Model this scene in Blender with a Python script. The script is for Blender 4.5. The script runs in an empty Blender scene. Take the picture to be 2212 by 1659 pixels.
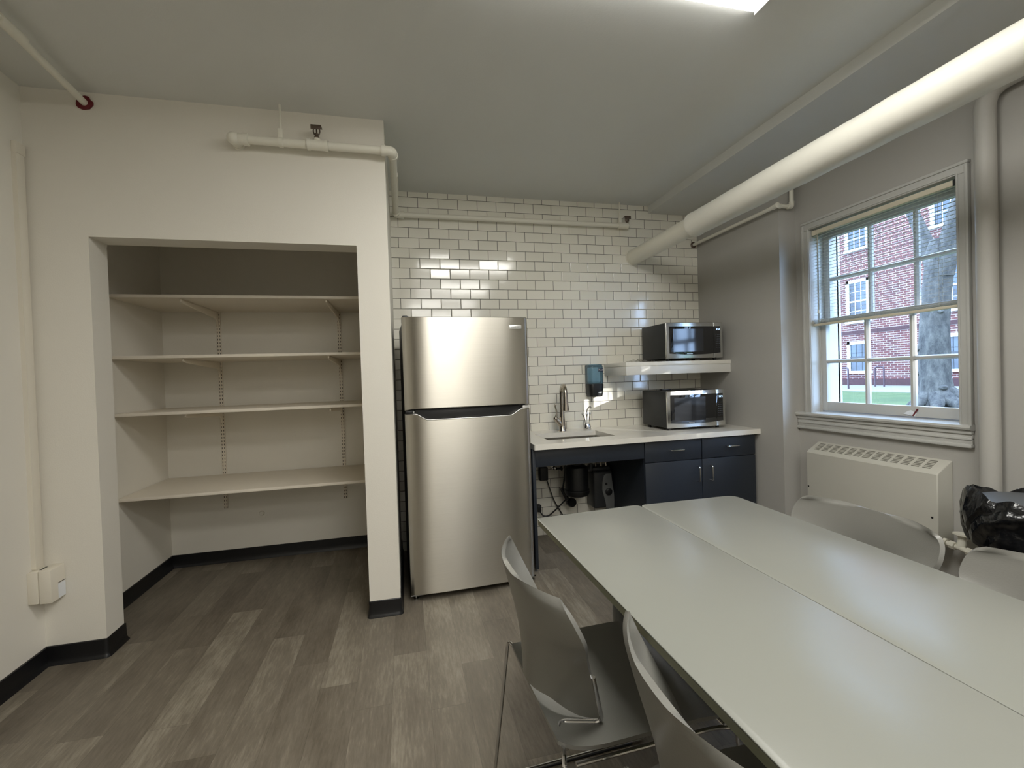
import bpy, bmesh, math, random
from mathutils import Vector, Matrix
PI = math.pi
random.seed(7)
SC = bpy.context.scene
COL = SC.collection

# ------------------------------------------------------------------ room measures (metres, floor z = 0)
YT = 3.5824; XR = 2.5878; XW = 2.7275; H = 2.7592; HS = 2.6966; XS = 2.1122
YC = 2.628; TC = 0.141; XC = -0.0642; XO1 = -1.4712; XO2 = -0.2305; ZO = 2.0621
XL = -1.7174; XL2 = -1.6927; YB = 3.7829; YR1 = 2.6737; YREAR = -4.5
TZ1 = 2.7182; TX0 = -0.0077; TP = 0.0778; TW = 0.154
HB = 0.0915

# ------------------------------------------------------------------ materials
def lin(c):
    return tuple(((v/255)/12.92 if v/255 <= 0.04045 else ((v/255+0.055)/1.055)**2.4) for v in c)

class NT:
    def __init__(s, name):
        s.m = bpy.data.materials.new(name); s.m.use_nodes = True
        s.t = s.m.node_tree; s.t.nodes.clear()
        s.out = s.n('ShaderNodeOutputMaterial')
    def n(s, k, **kw):
        x = s.t.nodes.new(k)
        for a, b in kw.items(): setattr(x, a, b)
        return x
    def l(s, a, b): s.t.links.new(a, b)
    def set(s, sock, v):
        if isinstance(v, bpy.types.NodeSocket): s.l(v, sock)
        else: sock.default_value = v
    def math(s, op, a, b=None, c=None):
        x = s.n('ShaderNodeMath', operation=op)
        s.set(x.inputs[0], a)
        if b is not None: s.set(x.inputs[1], b)
        if c is not None: s.set(x.inputs[2], c)
        return x.outputs[0]
    def noise(s, vec, scale, detail=3.0, rough=0.5, dim='3D'):
        x = s.n('ShaderNodeTexNoise', noise_dimensions=dim)
        x.inputs['Scale'].default_value = scale; x.inputs['Detail'].default_value = detail; x.inputs['Roughness'].default_value = rough
        if vec is not None: s.l(vec, x.inputs['Vector'])
        return x.outputs['Fac']
    def obj(s): return s.n('ShaderNodeTexCoord').outputs['Object']
    def ramp(s, fac, stops):
        x = s.n('ShaderNodeValToRGB'); e = x.color_ramp.elements
        while len(e) < len(stops): e.new(0.5)
        for k, (p, c) in enumerate(stops):
            e[k].position = p; e[k].color = (*c, 1)
        s.l(fac, x.inputs['Fac']); return x.outputs['Color']
    def mix(s, fac, a, b, blend='MIX'):
        x = s.n('ShaderNodeMix', data_type='RGBA', blend_type=blend)
        s.set(x.inputs[0], fac)
        for k, v in ((6, a), (7, b)):
            if isinstance(v, bpy.types.NodeSocket): s.l(v, x.inputs[k])
            else: x.inputs[k].default_value = (*v, 1) if len(v) == 3 else v
        return x.outputs[2]
    def bump(s, h, strength=0.2, dist=0.01, normal=None):
        x = s.n('ShaderNodeBump'); x.inputs['Strength'].default_value = strength; x.inputs['Distance'].default_value = dist
        s.l(h, x.inputs['Height'])
        if normal is not None: s.l(normal, x.inputs['Normal'])
        return x.outputs[0]
    def bsdf(s, **kw):
        x = s.n('ShaderNodeBsdfPrincipled'); s.b = x
        for k, v in kw.items():
            k = k.replace('_', ' ')
            if isinstance(v, tuple) and len(v) == 3 and k in ('Base Color',): v = (*v, 1)
            s.set(x.inputs[k], v)
        s.l(x.outputs[0], s.out.inputs[0]); return x

def paint(name, rgb, rough=0.55, var=0.04, bump=0.05, scale=60, metallic=0.0, spec=0.5, vscale=3.0):
    """A plain finish with faint procedural unevenness in colour and relief."""
    t = NT(name); o = t.obj(); c = lin(rgb)
    n = t.noise(o, vscale, 4)
    col = t.ramp(n, [(0.25, tuple(v*(1-var) for v in c)), (0.75, tuple(min(1, v*(1+var)) for v in c))])
    b = t.bsdf(Base_Color=col, Roughness=rough, Metallic=metallic, Specular_IOR_Level=spec)
    if bump > 0:
        t.l(t.bump(t.noise(o, scale, 2), bump, 0.004), b.inputs['Normal'])
    return t.m

M = {}
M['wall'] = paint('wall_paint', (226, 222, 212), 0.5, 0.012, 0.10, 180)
M['walldim'] = paint('dimmed_wall_paint', (176, 174, 169), 0.5, 0.012, 0.10, 180)  # wall paint with the window side's dim light put into the colour
M['reflectdoor'] = paint('added_dark_door', (62, 54, 46), 0.4, 0.1, 0.03, 40)  # for the added unseen door that the fridge mirrors
M['ceil'] = paint('ceiling_paint', (216, 217, 214), 0.55, 0.012, 0.10, 160)
M['trimw'] = paint('trim_paint', (214, 213, 208), 0.35, 0.015, 0.04, 60)
M['pipew'] = paint('pipe_paint', (228, 225, 212), 0.38, 0.02, 0.10, 45)
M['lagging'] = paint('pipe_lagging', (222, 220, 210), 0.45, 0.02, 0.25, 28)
M['shelfw'] = paint('shelf_laminate', (228, 220, 205), 0.4, 0.012, 0.02)
M['rubber'] = paint('black_rubber', (17, 17, 19), 0.38, 0.1, 0.05, 90)
M['navy'] = paint('navy_laminate', (35, 41, 50), 0.42, 0.05, 0.03, 120)
M['black'] = paint('black_plastic', (17, 18, 20), 0.42, 0.08, 0.03)
M['dgrey'] = paint('dark_grey_plastic', (44, 46, 48), 0.4, 0.08, 0.05, 150)
M['mwside'] = paint('microwave_case', (30, 32, 34), 0.5, 0.06, 0.06, 200)
M['trimdim'] = paint('dimmed_trim_paint', (188, 188, 184), 0.35, 0.015, 0.04, 60)  # trim paint greyed, the dim window side is painted into it
M['riserdim'] = paint('dimmed_riser_lagging', (178, 176, 170), 0.5, 0.02, 0.25, 28)  # pipe lagging greyed to carry the same dim light in its colour
M['chairp'] = paint('chair_shell', (120, 119, 114), 0.33, 0.02, 0.06, 260)
M['tabletop'] = paint('table_laminate', (134, 135, 128), 0.27, 0.015, 0.02, 300)
M['tableedge'] = paint('table_edge', (120, 119, 96), 0.5, 0.03, 0.03)
M['grey'] = paint('grey_metal_paint', (104, 106, 106), 0.4, 0.03, 0.02)
M['quartz'] = paint('quartz', (226, 223, 214), 0.16, 0.03, 0.0, 60, vscale=18)
M['cangrey'] = paint('bin_plastic', (84, 86, 88), 0.5, 0.04, 0.05)
M['red'] = paint('red_sealant', (98, 12, 24), 0.6, 0.1, 0.1)
M['chrome'] = paint('chrome', (205, 205, 205), 0.10, 0.02, 0.0, metallic=1.0)
M['nickel'] = paint('brushed_nickel', (188, 180, 168), 0.24, 0.03, 0.02, 200, metallic=1.0)
M['sinksteel'] = paint('sink_steel', (176, 172, 164), 0.3, 0.04, 0.02, 150, metallic=1.0)
M['brass'] = paint('dark_bronze', (112, 98, 88), 0.32, 0.08, 0.02, metallic=0.8)
M['silver'] = paint('silver_badge', (206, 206, 204), 0.3, 0.02, 0.0, metallic=0.6)
M['badgegrey'] = paint('badge_letters', (70, 72, 76), 0.4, 0.02, 0.0)
M['whiteprint'] = paint('white_print', (225, 228, 232), 0.5, 0.02, 0.0)
M['greyprint'] = paint('faint_print', (88, 94, 106), 0.5, 0.02, 0.0)
M['blueprint'] = paint('dark_blue_label', (22, 34, 66), 0.4, 0.05, 0.0)
M['extwhite'] = paint('exterior_white_paint', (196, 200, 196), 0.5, 0.03, 0.05)
M['rack'] = paint('rack_paint', (58, 38, 44), 0.4, 0.05, 0.0)
M['concrete'] = paint('concrete', (118, 114, 106), 0.85, 0.08, 0.2, 30)
M['sill'] = paint('cream_plastic', (214, 206, 186), 0.45, 0.02, 0.02)
M['raceway'] = paint('raceway_plastic', (222, 216, 202), 0.4, 0.02, 0.03)
M['heater'] = paint('heater_enamel', (196, 194, 184), 0.38, 0.015, 0.03)
M['grille'] = paint('grille_shadow', (124, 122, 112), 0.5, 0.05, 0.0)

def mat_tile():
    t = NT('subway_tile'); p = t.n('ShaderNodeNewGeometry').outputs['Position']
    s = t.n('ShaderNodeSeparateXYZ'); t.l(p, s.inputs[0])
    v = t.math('DIVIDE', t.math('SUBTRACT', TZ1, s.outputs[2]), TP)
    row = t.math('FLOOR', v); fv = t.math('SUBTRACT', v, row)
    odd = t.math('FLOORED_MODULO', row, 2.0)
    u = t.math('ADD', t.math('DIVIDE', t.math('SUBTRACT', s.outputs[0], TX0), TW), t.math('MULTIPLY', odd, 0.5))
    colm = t.math('FLOOR', u); fu = t.math('SUBTRACT', u, colm)
    ev = t.math('MULTIPLY', t.math('MINIMUM', fv, t.math('SUBTRACT', 1.0, fv)), TP)
    eu = t.math('MULTIPLY', t.math('MINIMUM', fu, t.math('SUBTRACT', 1.0, fu)), TW)
    e = t.math('MINIMUM', ev, eu)
    g = t.n('ShaderNodeMapRange', interpolation_type='SMOOTHSTEP'); t.l(e, g.inputs[0])
    g.inputs[1].default_value = 0.0011; g.inputs[2].default_value = 0.0021
    h = t.n('ShaderNodeMapRange', interpolation_type='SMOOTHSTEP'); t.l(e, h.inputs[0])
    h.inputs[1].default_value = 0.0008; h.inputs[2].default_value = 0.0050
    cid = t.n('ShaderNodeCombineXYZ'); t.l(colm, cid.inputs[0]); t.l(row, cid.inputs[1])
    wn = t.n('ShaderNodeTexWhiteNoise', noise_dimensions='2D'); t.l(cid.outputs[0], wn.inputs['Vector'])
    # every tile sits at a slightly different tilt
    off = t.n('ShaderNodeVectorMath', operation='SUBTRACT'); t.l(wn.outputs['Color'], off.inputs[0]); off.inputs[1].default_value = (0.5, 0.5, 0.5)
    sc = t.n('ShaderNodeVectorMath', operation='MULTIPLY'); t.l(off.outputs[0], sc.inputs[0]); sc.inputs[1].default_value = (0.016, 0.0, 0.030)
    geo = t.n('ShaderNodeNewGeometry')
    add = t.n('ShaderNodeVectorMath', operation='ADD'); t.l(geo.outputs['Normal'], add.inputs[0]); t.l(sc.outputs[0], add.inputs[1])
    nrm = t.n('ShaderNodeVectorMath', operation='NORMALIZE'); t.l(add.outputs[0], nrm.inputs[0])
    waves = t.noise(p, 14, 1)
    hh = t.math('ADD', h.outputs[0], t.math('MULTIPLY', waves, 0.10))
    nb = t.bump(hh, 0.5, 0.003, nrm.outputs[0])
    tone = t.mix(t.math('MULTIPLY', wn.outputs['Value'], 1.0), lin((229, 226, 214)), lin((236, 233, 222)))
    col = t.mix(g.outputs[0], lin((52, 50, 45)), tone)
    rough = t.math('SUBTRACT', 0.85, t.math('MULTIPLY', g.outputs[0], 0.75))
    t.bsdf(Base_Color=col, Roughness=rough, Normal=nb, Specular_IOR_Level=0.8)
    return t.m
M['tile'] = mat_tile()

def mat_floor():
    t = NT('vinyl_plank'); p = t.n('ShaderNodeNewGeometry').outputs['Position']
    s = t.n('ShaderNodeSeparateXYZ'); t.l(p, s.inputs[0])
    PW, PL = 0.1524, 0.9144
    u = t.math('DIVIDE', t.math('ADD', s.outputs[0], 0.8559+PW*20), PW)
    c = t.math('FLOOR', u); fu = t.math('SUBTRACT', u, c)
    wn0 = t.n('ShaderNodeTexWhiteNoise', noise_dimensions='1D'); t.l(c, wn0.inputs['W'])
    v = t.math('ADD', t.math('DIVIDE', s.outputs[1], PL), t.math('MULTIPLY', wn0.outputs['Value'], 7.0))
    r = t.math('FLOOR', v); fv = t.math('SUBTRACT', v, r)
    cid = t.n('ShaderNodeCombineXYZ'); t.l(c, cid.inputs[0]); t.l(r, cid.inputs[1])
    wn = t.n('ShaderNodeTexWhiteNoise', noise_dimensions='2D'); t.l(cid.outputs[0], wn.inputs['Vector'])
    shift = t.n('ShaderNodeVectorMath', operation='MULTIPLY_ADD'); t.l(wn.outputs['Color'], shift.inputs[0]); shift.inputs[1].default_value = (9, 9, 9); t.l(p, shift.inputs[2])
    mp = t.n('ShaderNodeVectorMath', operation='MULTIPLY'); t.l(shift.outputs[0], mp.inputs[0]); mp.inputs[1].default_value = (1.0, 0.12, 1.0)
    warp = t.n('ShaderNodeVectorMath', operation='MULTIPLY_ADD'); wz = t.n('ShaderNodeTexNoise'); wz.inputs['Scale'].default_value = 5; t.l(mp.outputs[0], wz.inputs['Vector']); t.l(wz.outputs['Color'], warp.inputs[0]); warp.inputs[1].default_value = (0.05, 0.02, 0.0); t.l(mp.outputs[0], warp.inputs[2])
    grain = t.noise(warp.outputs[0], 95, 8, 0.72)
    mp2 = t.n('ShaderNodeVectorMath', operation='MULTIPLY'); t.l(shift.outputs[0], mp2.inputs[0]); mp2.inputs[1].default_value = (1.0, 0.28, 1.0)
    cloud = t.noise(mp2.outputs[0], 9, 5, 0.6)
    f = t.math('ADD', t.math('MULTIPLY', wn.outputs['Value'], 0.19), t.math('ADD', t.math('MULTIPLY', grain, 0.50), t.math('MULTIPLY', cloud, 0.42)))
    col = t.ramp(f, [(0.34, lin((80, 72, 61))), (0.50, lin((106, 98, 86))), (0.62, lin((121, 113, 100))), (0.80, lin((158, 150, 135)))])
    ew = t.math('MULTIPLY', t.math('MINIMUM', fu, t.math('SUBTRACT', 1.0, fu)), PW)
    el = t.math('MULTIPLY', t.math('MINIMUM', fv, t.math('SUBTRACT', 1.0, fv)), PL)
    gap = t.math('LESS_THAN', t.math('MINIMUM', ew, el), 0.0008)
    col2 = t.mix(t.math('MULTIPLY', gap, 0.45), col, lin((60, 54, 46)))
    b = t.bsdf(Base_Color=col2, Roughness=t.math('ADD', 0.38, t.math('MULTIPLY', grain, 0.15)))
    t.l(t.bump(grain, 0.10, 0.002), b.inputs['Normal'])
    return t.m
M['floor'] = mat_floor()

def mat_steel():
    t = NT('brushed_steel'); o = t.obj()
    mp = t.n('ShaderNodeVectorMath', operation='MULTIPLY'); t.l(o, mp.inputs[0]); mp.inputs[1].default_value = (3, 3, 900)
    n = t.noise(mp.outputs[0], 1.0, 3)
    col = t.ramp(n, [(0.2, lin((196, 192, 182))), (0.8, lin((206, 202, 192)))])
    tan = t.n('ShaderNodeCombineXYZ'); tan.inputs[2].default_value = 1.0
    b = t.bsdf(Base_Color=col, Metallic=1.0, Roughness=0.29, Anisotropic=0.94, Tangent=tan.outputs[0])
    b.inputs['Anisotropic Rotation'].default_value = 0.0
    return t.m
M['steel'] = mat_steel()
M['mwsteel'] = paint('microwave_steel', (196, 196, 194), 0.20, 0.02, 0.0, metallic=1.0)

def mat_emit(name, rgb, strength):
    t = NT(name); e = t.n('ShaderNodeEmission'); e.inputs[0].default_value = (*rgb, 1); e.inputs[1].default_value = strength
    t.l(e.outputs[0], t.out.inputs[0]); return t.m
LIGHT = 17.0
M['lens'] = mat_emit('lamp_lens', (1.0, 0.98, 0.92), LIGHT)
M['digits'] = mat_emit('clock_digits', (0.55, 0.75, 1.0), 2.2)

def mat_glass(name, tint=(1, 1, 1), gloss=0.08, rough=0.0, mixcol=None, fac=0.0):
    t = NT(name); tr = t.n('ShaderNodeBsdfTransparent'); tr.inputs[0].default_value = (*tint, 1)
    gl = t.n('ShaderNodeBsdfGlossy'); gl.inputs['Roughness'].default_value = rough
    lw = t.n('ShaderNodeFresnel'); lw.inputs[0].default_value = 1.45
    m = t.n('ShaderNodeMixShader'); bf = t.n('ShaderNodeNewGeometry').outputs['Backfacing']      # one reflection per pane, from its front face only
    t.l(t.math('MULTIPLY', lw.outputs[0], t.math('SUBTRACT', 1.0, bf)), m.inputs[0]); t.l(tr.outputs[0], m.inputs[1]); t.l(gl.outputs[0], m.inputs[2])
    t.l(m.outputs[0], t.out.inputs[0]); return t.m
M['pane'] = mat_glass('window_glass', (0.97, 0.985, 1.0))
M['film'] = mat_glass('clear_film', (0.93, 0.93, 0.92), rough=0.15)
def mat_bluetank():
    t = NT('blue_translucent_plastic')
    b = t.bsdf(Base_Color=lin((150, 196, 220)), Roughness=0.10, Transmission_Weight=0.75, IOR=1.4)
    n = t.noise(t.obj(), 30, 2); t.l(t.bump(n, 0.03, 0.002), b.inputs['Normal']); return t.m
M['bluetank'] = mat_bluetank()
def mat_mwglass():
    t = NT('microwave_glass'); n = t.noise(t.obj(), 6, 2)
    t.bsdf(Base_Color=t.ramp(n, [(0, lin((8, 9, 12))), (1, lin((14, 15, 18)))]), Roughness=0.035, Specular_IOR_Level=0.9); return t.m
M['mwglass'] = mat_mwglass()
def mat_bag():
    t = NT('bin_liner'); o = t.obj(); n = t.noise(o, 9, 4, 0.6)
    b = t.bsdf(Base_Color=lin((8, 9, 12)), Roughness=0.20, Specular_IOR_Level=0.6)
    wv = t.n('ShaderNodeTexWave', wave_type='BANDS', bands_direction='DIAGONAL'); wv.inputs['Scale'].default_value = 4.5; wv.inputs['Distortion'].default_value = 7; wv.inputs['Detail'].default_value = 3; t.l(o, wv.inputs['Vector'])
    hh = t.math('ADD', t.math('MULTIPLY', n, 0.7), t.math('MULTIPLY', wv.outputs['Fac'], 0.8))
    t.l(t.bump(hh, 0.7, 0.025), b.inputs['Normal']); return t.m
M['bag'] = mat_bag()

def mat_brick():
    t = NT('red_brick'); o = t.obj()
    s = t.n('ShaderNodeSeparateXYZ'); t.l(o, s.inputs[0])
    cb = t.n('ShaderNodeCombineXYZ'); t.l(s.outputs[1], cb.inputs[0]); t.l(s.outputs[2], cb.inputs[1])
    b = t.n('ShaderNodeTexBrick'); t.l(cb.outputs[0], b.inputs['Vector'])
    b.inputs['Color1'].default_value = (*lin((88, 46, 40)), 1); b.inputs['Color2'].default_value = (*lin((66, 33, 32)), 1)
    b.inputs['Mortar'].default_value = (*lin((150, 138, 132)), 1)
    b.inputs['Scale'].default_value = 1.0; b.inputs['Mortar Size'].default_value = 0.012; b.inputs['Mortar Smooth'].default_value = 0.1
    b.inputs['Brick Width'].default_value = 0.27; b.inputs['Row Height'].default_value = 0.09; b.inputs['Bias'].default_value = -0.1
    n = t.noise(o, 1.3, 4)
    col = t.mix(0.25, b.outputs['Color'], t.ramp(n, [(0.3, lin((64, 32, 30))), (0.7, lin((104, 56, 48)))]))
    t.bsdf(Base_Color=col, Roughness=0.85); return t.m
M['brick'] = mat_brick()
M['brickband'] = paint('dark_brick_band', (58, 32, 32), 0.85, 0.2, 0.2, 20, vscale=9)
def mat_bark():
    t = NT('bark'); o = t.obj()
    mp = t.n('ShaderNodeVectorMath', operation='MULTIPLY'); t.l(o, mp.inputs[0]); mp.inputs[1].default_value = (1, 1, 0.45)
    n = t.noise(mp.outputs[0], 9, 7, 0.7)
    b = t.bsdf(Base_Color=t.ramp(n, [(0.3, lin((28, 27, 25))), (0.5, lin((66, 63, 58))), (0.72, lin((92, 88, 80)))]), Roughness=0.9)
    t.l(t.bump(n, 0.7, 0.06), b.inputs['Normal']); return t.m
M['bark'] = mat_bark()
def mat_grass():
    t = NT('lawn_grass'); o = t.obj(); n = t.noise(o, 0.9, 6, 0.7); n2 = t.noise(o, 40, 3)
    f = t.math('ADD', t.math('MULTIPLY', n, 0.7), t.math('MULTIPLY', n2, 0.3))
    b = t.bsdf(Base_Color=t.ramp(f, [(0.35, lin((40, 56, 22))), (0.5, lin((58, 76, 34))), (0.68, lin((86, 94, 54)))]), Roughness=0.95)
    t.l(t.bump(n2, 0.6, 0.05), b.inputs['Normal']); return t.m
M['grass'] = mat_grass()
def mat_extglass():
    t = NT('exterior_window_glass'); n = t.noise(t.obj(), 1.1, 3)
    t.bsdf(Base_Color=t.ramp(n, [(0.35, lin((20, 26, 34))), (0.65, lin((60, 70, 78)))]), Roughness=0.06); return t.m
M['extglass'] = mat_extglass()
def mat_slat():
    t = NT('blind_slat'); n = t.noise(t.obj(), 5, 2)
    d = t.n('ShaderNodeBsdfDiffuse'); t.l(t.ramp(n, [(0, lin((214, 212, 204))), (1, lin((224, 222, 214)))]), d.inputs[0])
    tl = t.n('ShaderNodeBsdfTranslucent'); tl.inputs[0].default_value = (*lin((214, 212, 204)), 1)
    m = t.n('ShaderNodeMixShader'); m.inputs[0].default_value = 0.45
    t.l(d.outputs[0], m.inputs[1]); t.l(tl.outputs[0], m.inputs[2]); t.l(m.outputs[0], t.out.inputs[0]); return t.m
M['slat'] = mat_slat()
def mat_standard():
    """white steel channel with two rows of dark slots"""
    t = NT('slotted_standard'); o = t.obj(); s = t.n('ShaderNodeSeparateXYZ'); t.l(o, s.inputs[0])
    f = t.math('FRACT', t.math('DIVIDE', s.outputs[2], 0.026))
    a = t.math('LESS_THAN', f, 0.52)
    d = t.math('LESS_THAN', t.math('ABSOLUTE', t.math('SUBTRACT', t.math('ABSOLUTE', s.outputs[0]), 0.0075)), 0.0022)
    e = t.math('LESS_THAN', s.outputs[1], -0.005)
    mk = t.math('MULTIPLY', t.math('MULTIPLY', a, d), e)
    t.bsdf(Base_Color=t.mix(mk, lin((226, 218, 204)), lin((42, 38, 34))), Roughness=0.45); return t.m
M['standard'] = mat_standard()

# ------------------------------------------------------------------ mesh helpers
class MB:
    def __init__(s): s.bm = bmesh.new()
    def add(s, b2, mi=0):
        vm = [s.bm.verts.new(v.co) for v in b2.verts]
        b2.verts.index_update()
        for f in b2.faces:
            try:
                nf = s.bm.faces.new([vm[v.index] for v in f.verts]); nf.material_index = mi
            except ValueError: pass
        b2.free(); return s
    def box(s, x0, x1, y0, y1, z0, z1, bev=0.0, seg=2, mi=0):
        b = bmesh.new(); bmesh.ops.create_cube(b, size=1)
        for v in b.verts: v.co = Vector(((x0+x1)/2+v.co.x*(x1-x0), (y0+y1)/2+v.co.y*(y1-y0), (z0+z1)/2+v.co.z*(z1-z0)))
        if bev > 0: bmesh.ops.bevel(b, geom=b.edges[:], offset=bev, segments=seg, profile=0.5, affect='EDGES')
        return s.add(b, mi)
    def prism(s, pts, axis, a0, a1, bev=0.0, seg=2, mi=0):
        """polygon pts (2-D) extruded along axis 'x','y' or 'z' from a0 to a1; 2-D axes are the two others in xyz order"""
        b = bmesh.new()
        def P(p, a):
            if axis == 'x': return (a, p[0], p[1])
            if axis == 'y': return (p[0], a, p[1])
            return (p[0], p[1], a)
        v0 = [b.verts.new(P(p, a0)) for p in pts]; v1 = [b.verts.new(P(p, a1)) for p in pts]
        n = len(pts)
        f0 = b.faces.new(v0); f1 = b.faces.new(v1[::-1])
        for i in range(n): b.faces.new([v0[i], v1[i], v1[(i+1) % n], v0[(i+1) % n]])
        bmesh.ops.recalc_face_normals(b, faces=b.faces[:])
        if bev > 0:
            ed = set(f0.edges[:]) | set(f1.edges[:])
            bmesh.ops.bevel(b, geom=list(ed), offset=bev, segments=seg, profile=0.5, affect='EDGES')
        return s.add(b, mi)
    def tube(s, path, r, n=12, cap=True, mi=0):
        path = [Vector(p) for p in path]; rs = r if isinstance(r, (list, tuple)) else [r]*len(path)
        b = bmesh.new(); rings = []; up = None
        for i, p in enumerate(path):
            t = (path[min(i+1, len(path)-1)]-path[max(i-1, 0)]).normalized()
            if up is None:
                up = t.orthogonal().normalized()
            else:
                up = (up-t*up.dot(t)).normalized()
            w = t.cross(up)
            rings.append([b.verts.new(p+(up*math.cos(2*PI*k/n)+w*math.sin(2*PI*k/n))*rs[i]) for k in range(n)])
        for i in range(len(rings)-1):
            for k in range(n): b.faces.new([rings[i][k], rings[i][(k+1) % n], rings[i+1][(k+1) % n], rings[i+1][k]])
        if cap: b.faces.new(rings[0][::-1]); b.faces.new(rings[-1])
        bmesh.ops.recalc_face_normals(b, faces=b.faces[:])
        return s.add(b, mi)
    def lathe(s, prof, c=(0, 0, 0), d=(0, 0, 1), n=24, mi=0):
        """profile of (radius, height) turned about direction d through c"""
        d = Vector(d).normalized(); u = d.orthogonal().normalized(); w = d.cross(u); c = Vector(c)
        b = bmesh.new(); rings = []
        for r, h in prof:
            r = max(r, 1e-5)
            rings.append([b.verts.new(c+d*h+(u*math.cos(2*PI*k/n)+w*math.sin(2*PI*k/n))*r) for k in range(n)])
        for i in range(len(rings)-1):
            for k in range(n): b.faces.new([rings[i][k], rings[i][(k+1) % n], rings[i+1][(k+1) % n], rings[i+1][k]])
        b.faces.new(rings[0][::-1]); b.faces.new(rings[-1])
        bmesh.ops.recalc_face_normals(b, faces=b.faces[:])
        return s.add(b, mi)
    def ball(s, c, r, mi=0, sub=2, sc=(1, 1, 1)):
        b = bmesh.new(); bmesh.ops.create_icosphere(b, subdivisions=sub, radius=1)
        for v in b.verts: v.co = Vector(c)+Vector((v.co.x*r*sc[0], v.co.y*r*sc[1], v.co.z*r*sc[2]))
        return s.add(b, mi)
    def sheet(s, fn, nu, nv, th, mi=0):
        """closed shell of thickness th about the surface fn(u, v) -> (point, normal)"""
        b = bmesh.new(); A = []; B = []
        for i in range(nu+1):
            ra = []; rb = []
            for j in range(nv+1):
                p, nn = fn(i/nu, j/nv); ra.append(b.verts.new(p+nn*th/2)); rb.append(b.verts.new(p-nn*th/2))
            A.append(ra); B.append(rb)
        for i in range(nu):
            for j in range(nv):
                b.faces.new([A[i][j], A[i+1][j], A[i+1][j+1], A[i][j+1]])
                b.faces.new([B[i][j], B[i][j+1], B[i+1][j+1], B[i+1][j]])
        for i in range(nu):
            b.faces.new([A[i][0], B[i][0], B[i+1][0], A[i+1][0]]); b.faces.new([A[i][nv], A[i+1][nv], B[i+1][nv], B[i][nv]])
        for j in range(nv):
            b.faces.new([A[0][j], A[0][j+1], B[0][j+1], B[0][j]]); b.faces.new([A[nu][j], B[nu][j], B[nu][j+1], A[nu][j+1]])
        bmesh.ops.recalc_face_normals(b, faces=b.faces[:])
        return s.add(b, mi)
    def sweep(s, path, prof, closed=False, mi=0):
        """profile (offset to the right of travel, z) swept along an xy path with mitred corners"""
        b = bmesh.new(); n = len(path); rings = []
        for i in range(n):
            p = Vector(path[i]); a = Vector(path[i-1]) if i > 0 else None; c = Vector(path[i+1]) if i < n-1 else None
            d0 = (p-a).normalized() if a is not None else (c-p).normalized(); d1 = (c-p).normalized() if c is not None else d0
            n0 = Vector((d0.y, -d0.x)); n1 = Vector((d1.y, -d1.x)); m = (n0+n1); m = m/(m.dot(n0)) if m.length > 1e-6 else n0
            rings.append([b.verts.new((p.x+m.x*o, p.y+m.y*o, z)) for o, z in prof])
        k = len(prof)
        for i in range(n-1):
            for j in range(k): b.faces.new([rings[i][j], rings[i][(j+1) % k], rings[i+1][(j+1) % k], rings[i+1][j]])
        b.faces.new(rings[0][::-1]); b.faces.new(rings[-1])
        bmesh.ops.recalc_face_normals(b, faces=b.faces[:])
        return s.add(b, mi)
    def obj(s, name, mats, parent=None, loc=None, smooth=35):
        me = bpy.data.meshes.new(name); s.bm.to_mesh(me); s.bm.free()
        for m in (mats if isinstance(mats, (list, tuple)) else [mats]): me.materials.append(m)
        if smooth:
            for p in me.polygons: p.use_smooth = True
            me.set_sharp_from_angle(angle=math.radians(smooth))
        o = bpy.data.objects.new(name, me); COL.objects.link(o)
        if parent is not None: o.parent = parent
        if loc is not None:      # move the origin there without moving the mesh
            me.transform(Matrix.Translation(-Vector(loc))); o.location = loc
        return o

def tag(o, label, cat, group=None):
    o['label'] = label; o['category'] = cat
    if group: o['group'] = group
    return o
def thing(name, label, cat, loc=(0, 0, 0), rz=0.0, group=None):
    o = bpy.data.objects.new(name, None); COL.objects.link(o); o.location = loc; o.rotation_euler = (0, 0, rz)
    o.empty_display_size = 0.05
    return tag(o, label, cat, group)
def struct(o): o['kind'] = 'structure'; return o
def dup(root, loc, rz, label):
    r = root.copy(); COL.objects.link(r); r.location = loc; r.rotation_euler = (0, 0, rz); r['label'] = label
    for ch in list(root.children):
        c = ch.copy(); COL.objects.link(c); c.parent = r
        for g in ch.children:
            d = g.copy(); COL.objects.link(d); d.parent = c
    return r
def fillet(pts, rad, n=6):
    pts = [Vector(p) for p in pts]; out = [pts[0]]
    for i in range(1, len(pts)-1):
        p = pts[i]; a = pts[i-1]-p; b = pts[i+1]-p
        r = min(rad, a.length*0.49, b.length*0.49); a = p+a.normalized()*r; b = p+b.normalized()*r
        for k in range(n+1):
            q = k/n; out.append(a*(1-q)**2+p*2*q*(1-q)+b*q*q)
    out.append(pts[-1]); return out
def rrect(x0, x1, y0, y1, r, n=6):
    rs = r if isinstance(r, (list, tuple)) else [r]*4
    out = []
    for (cx, cy, a0), rr in zip(((x1, y1, 0), (x0, y1, PI/2), (x0, y0, PI), (x1, y0, 1.5*PI)), rs):
        ox = cx-rr if cx == x1 else cx+rr; oy = cy-rr if cy == y1 else cy+rr
        for k in range(n+1):
            a = a0+PI/2*k/n; out.append((ox+rr*math.cos(a), oy+rr*math.sin(a)))
    return out
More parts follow.
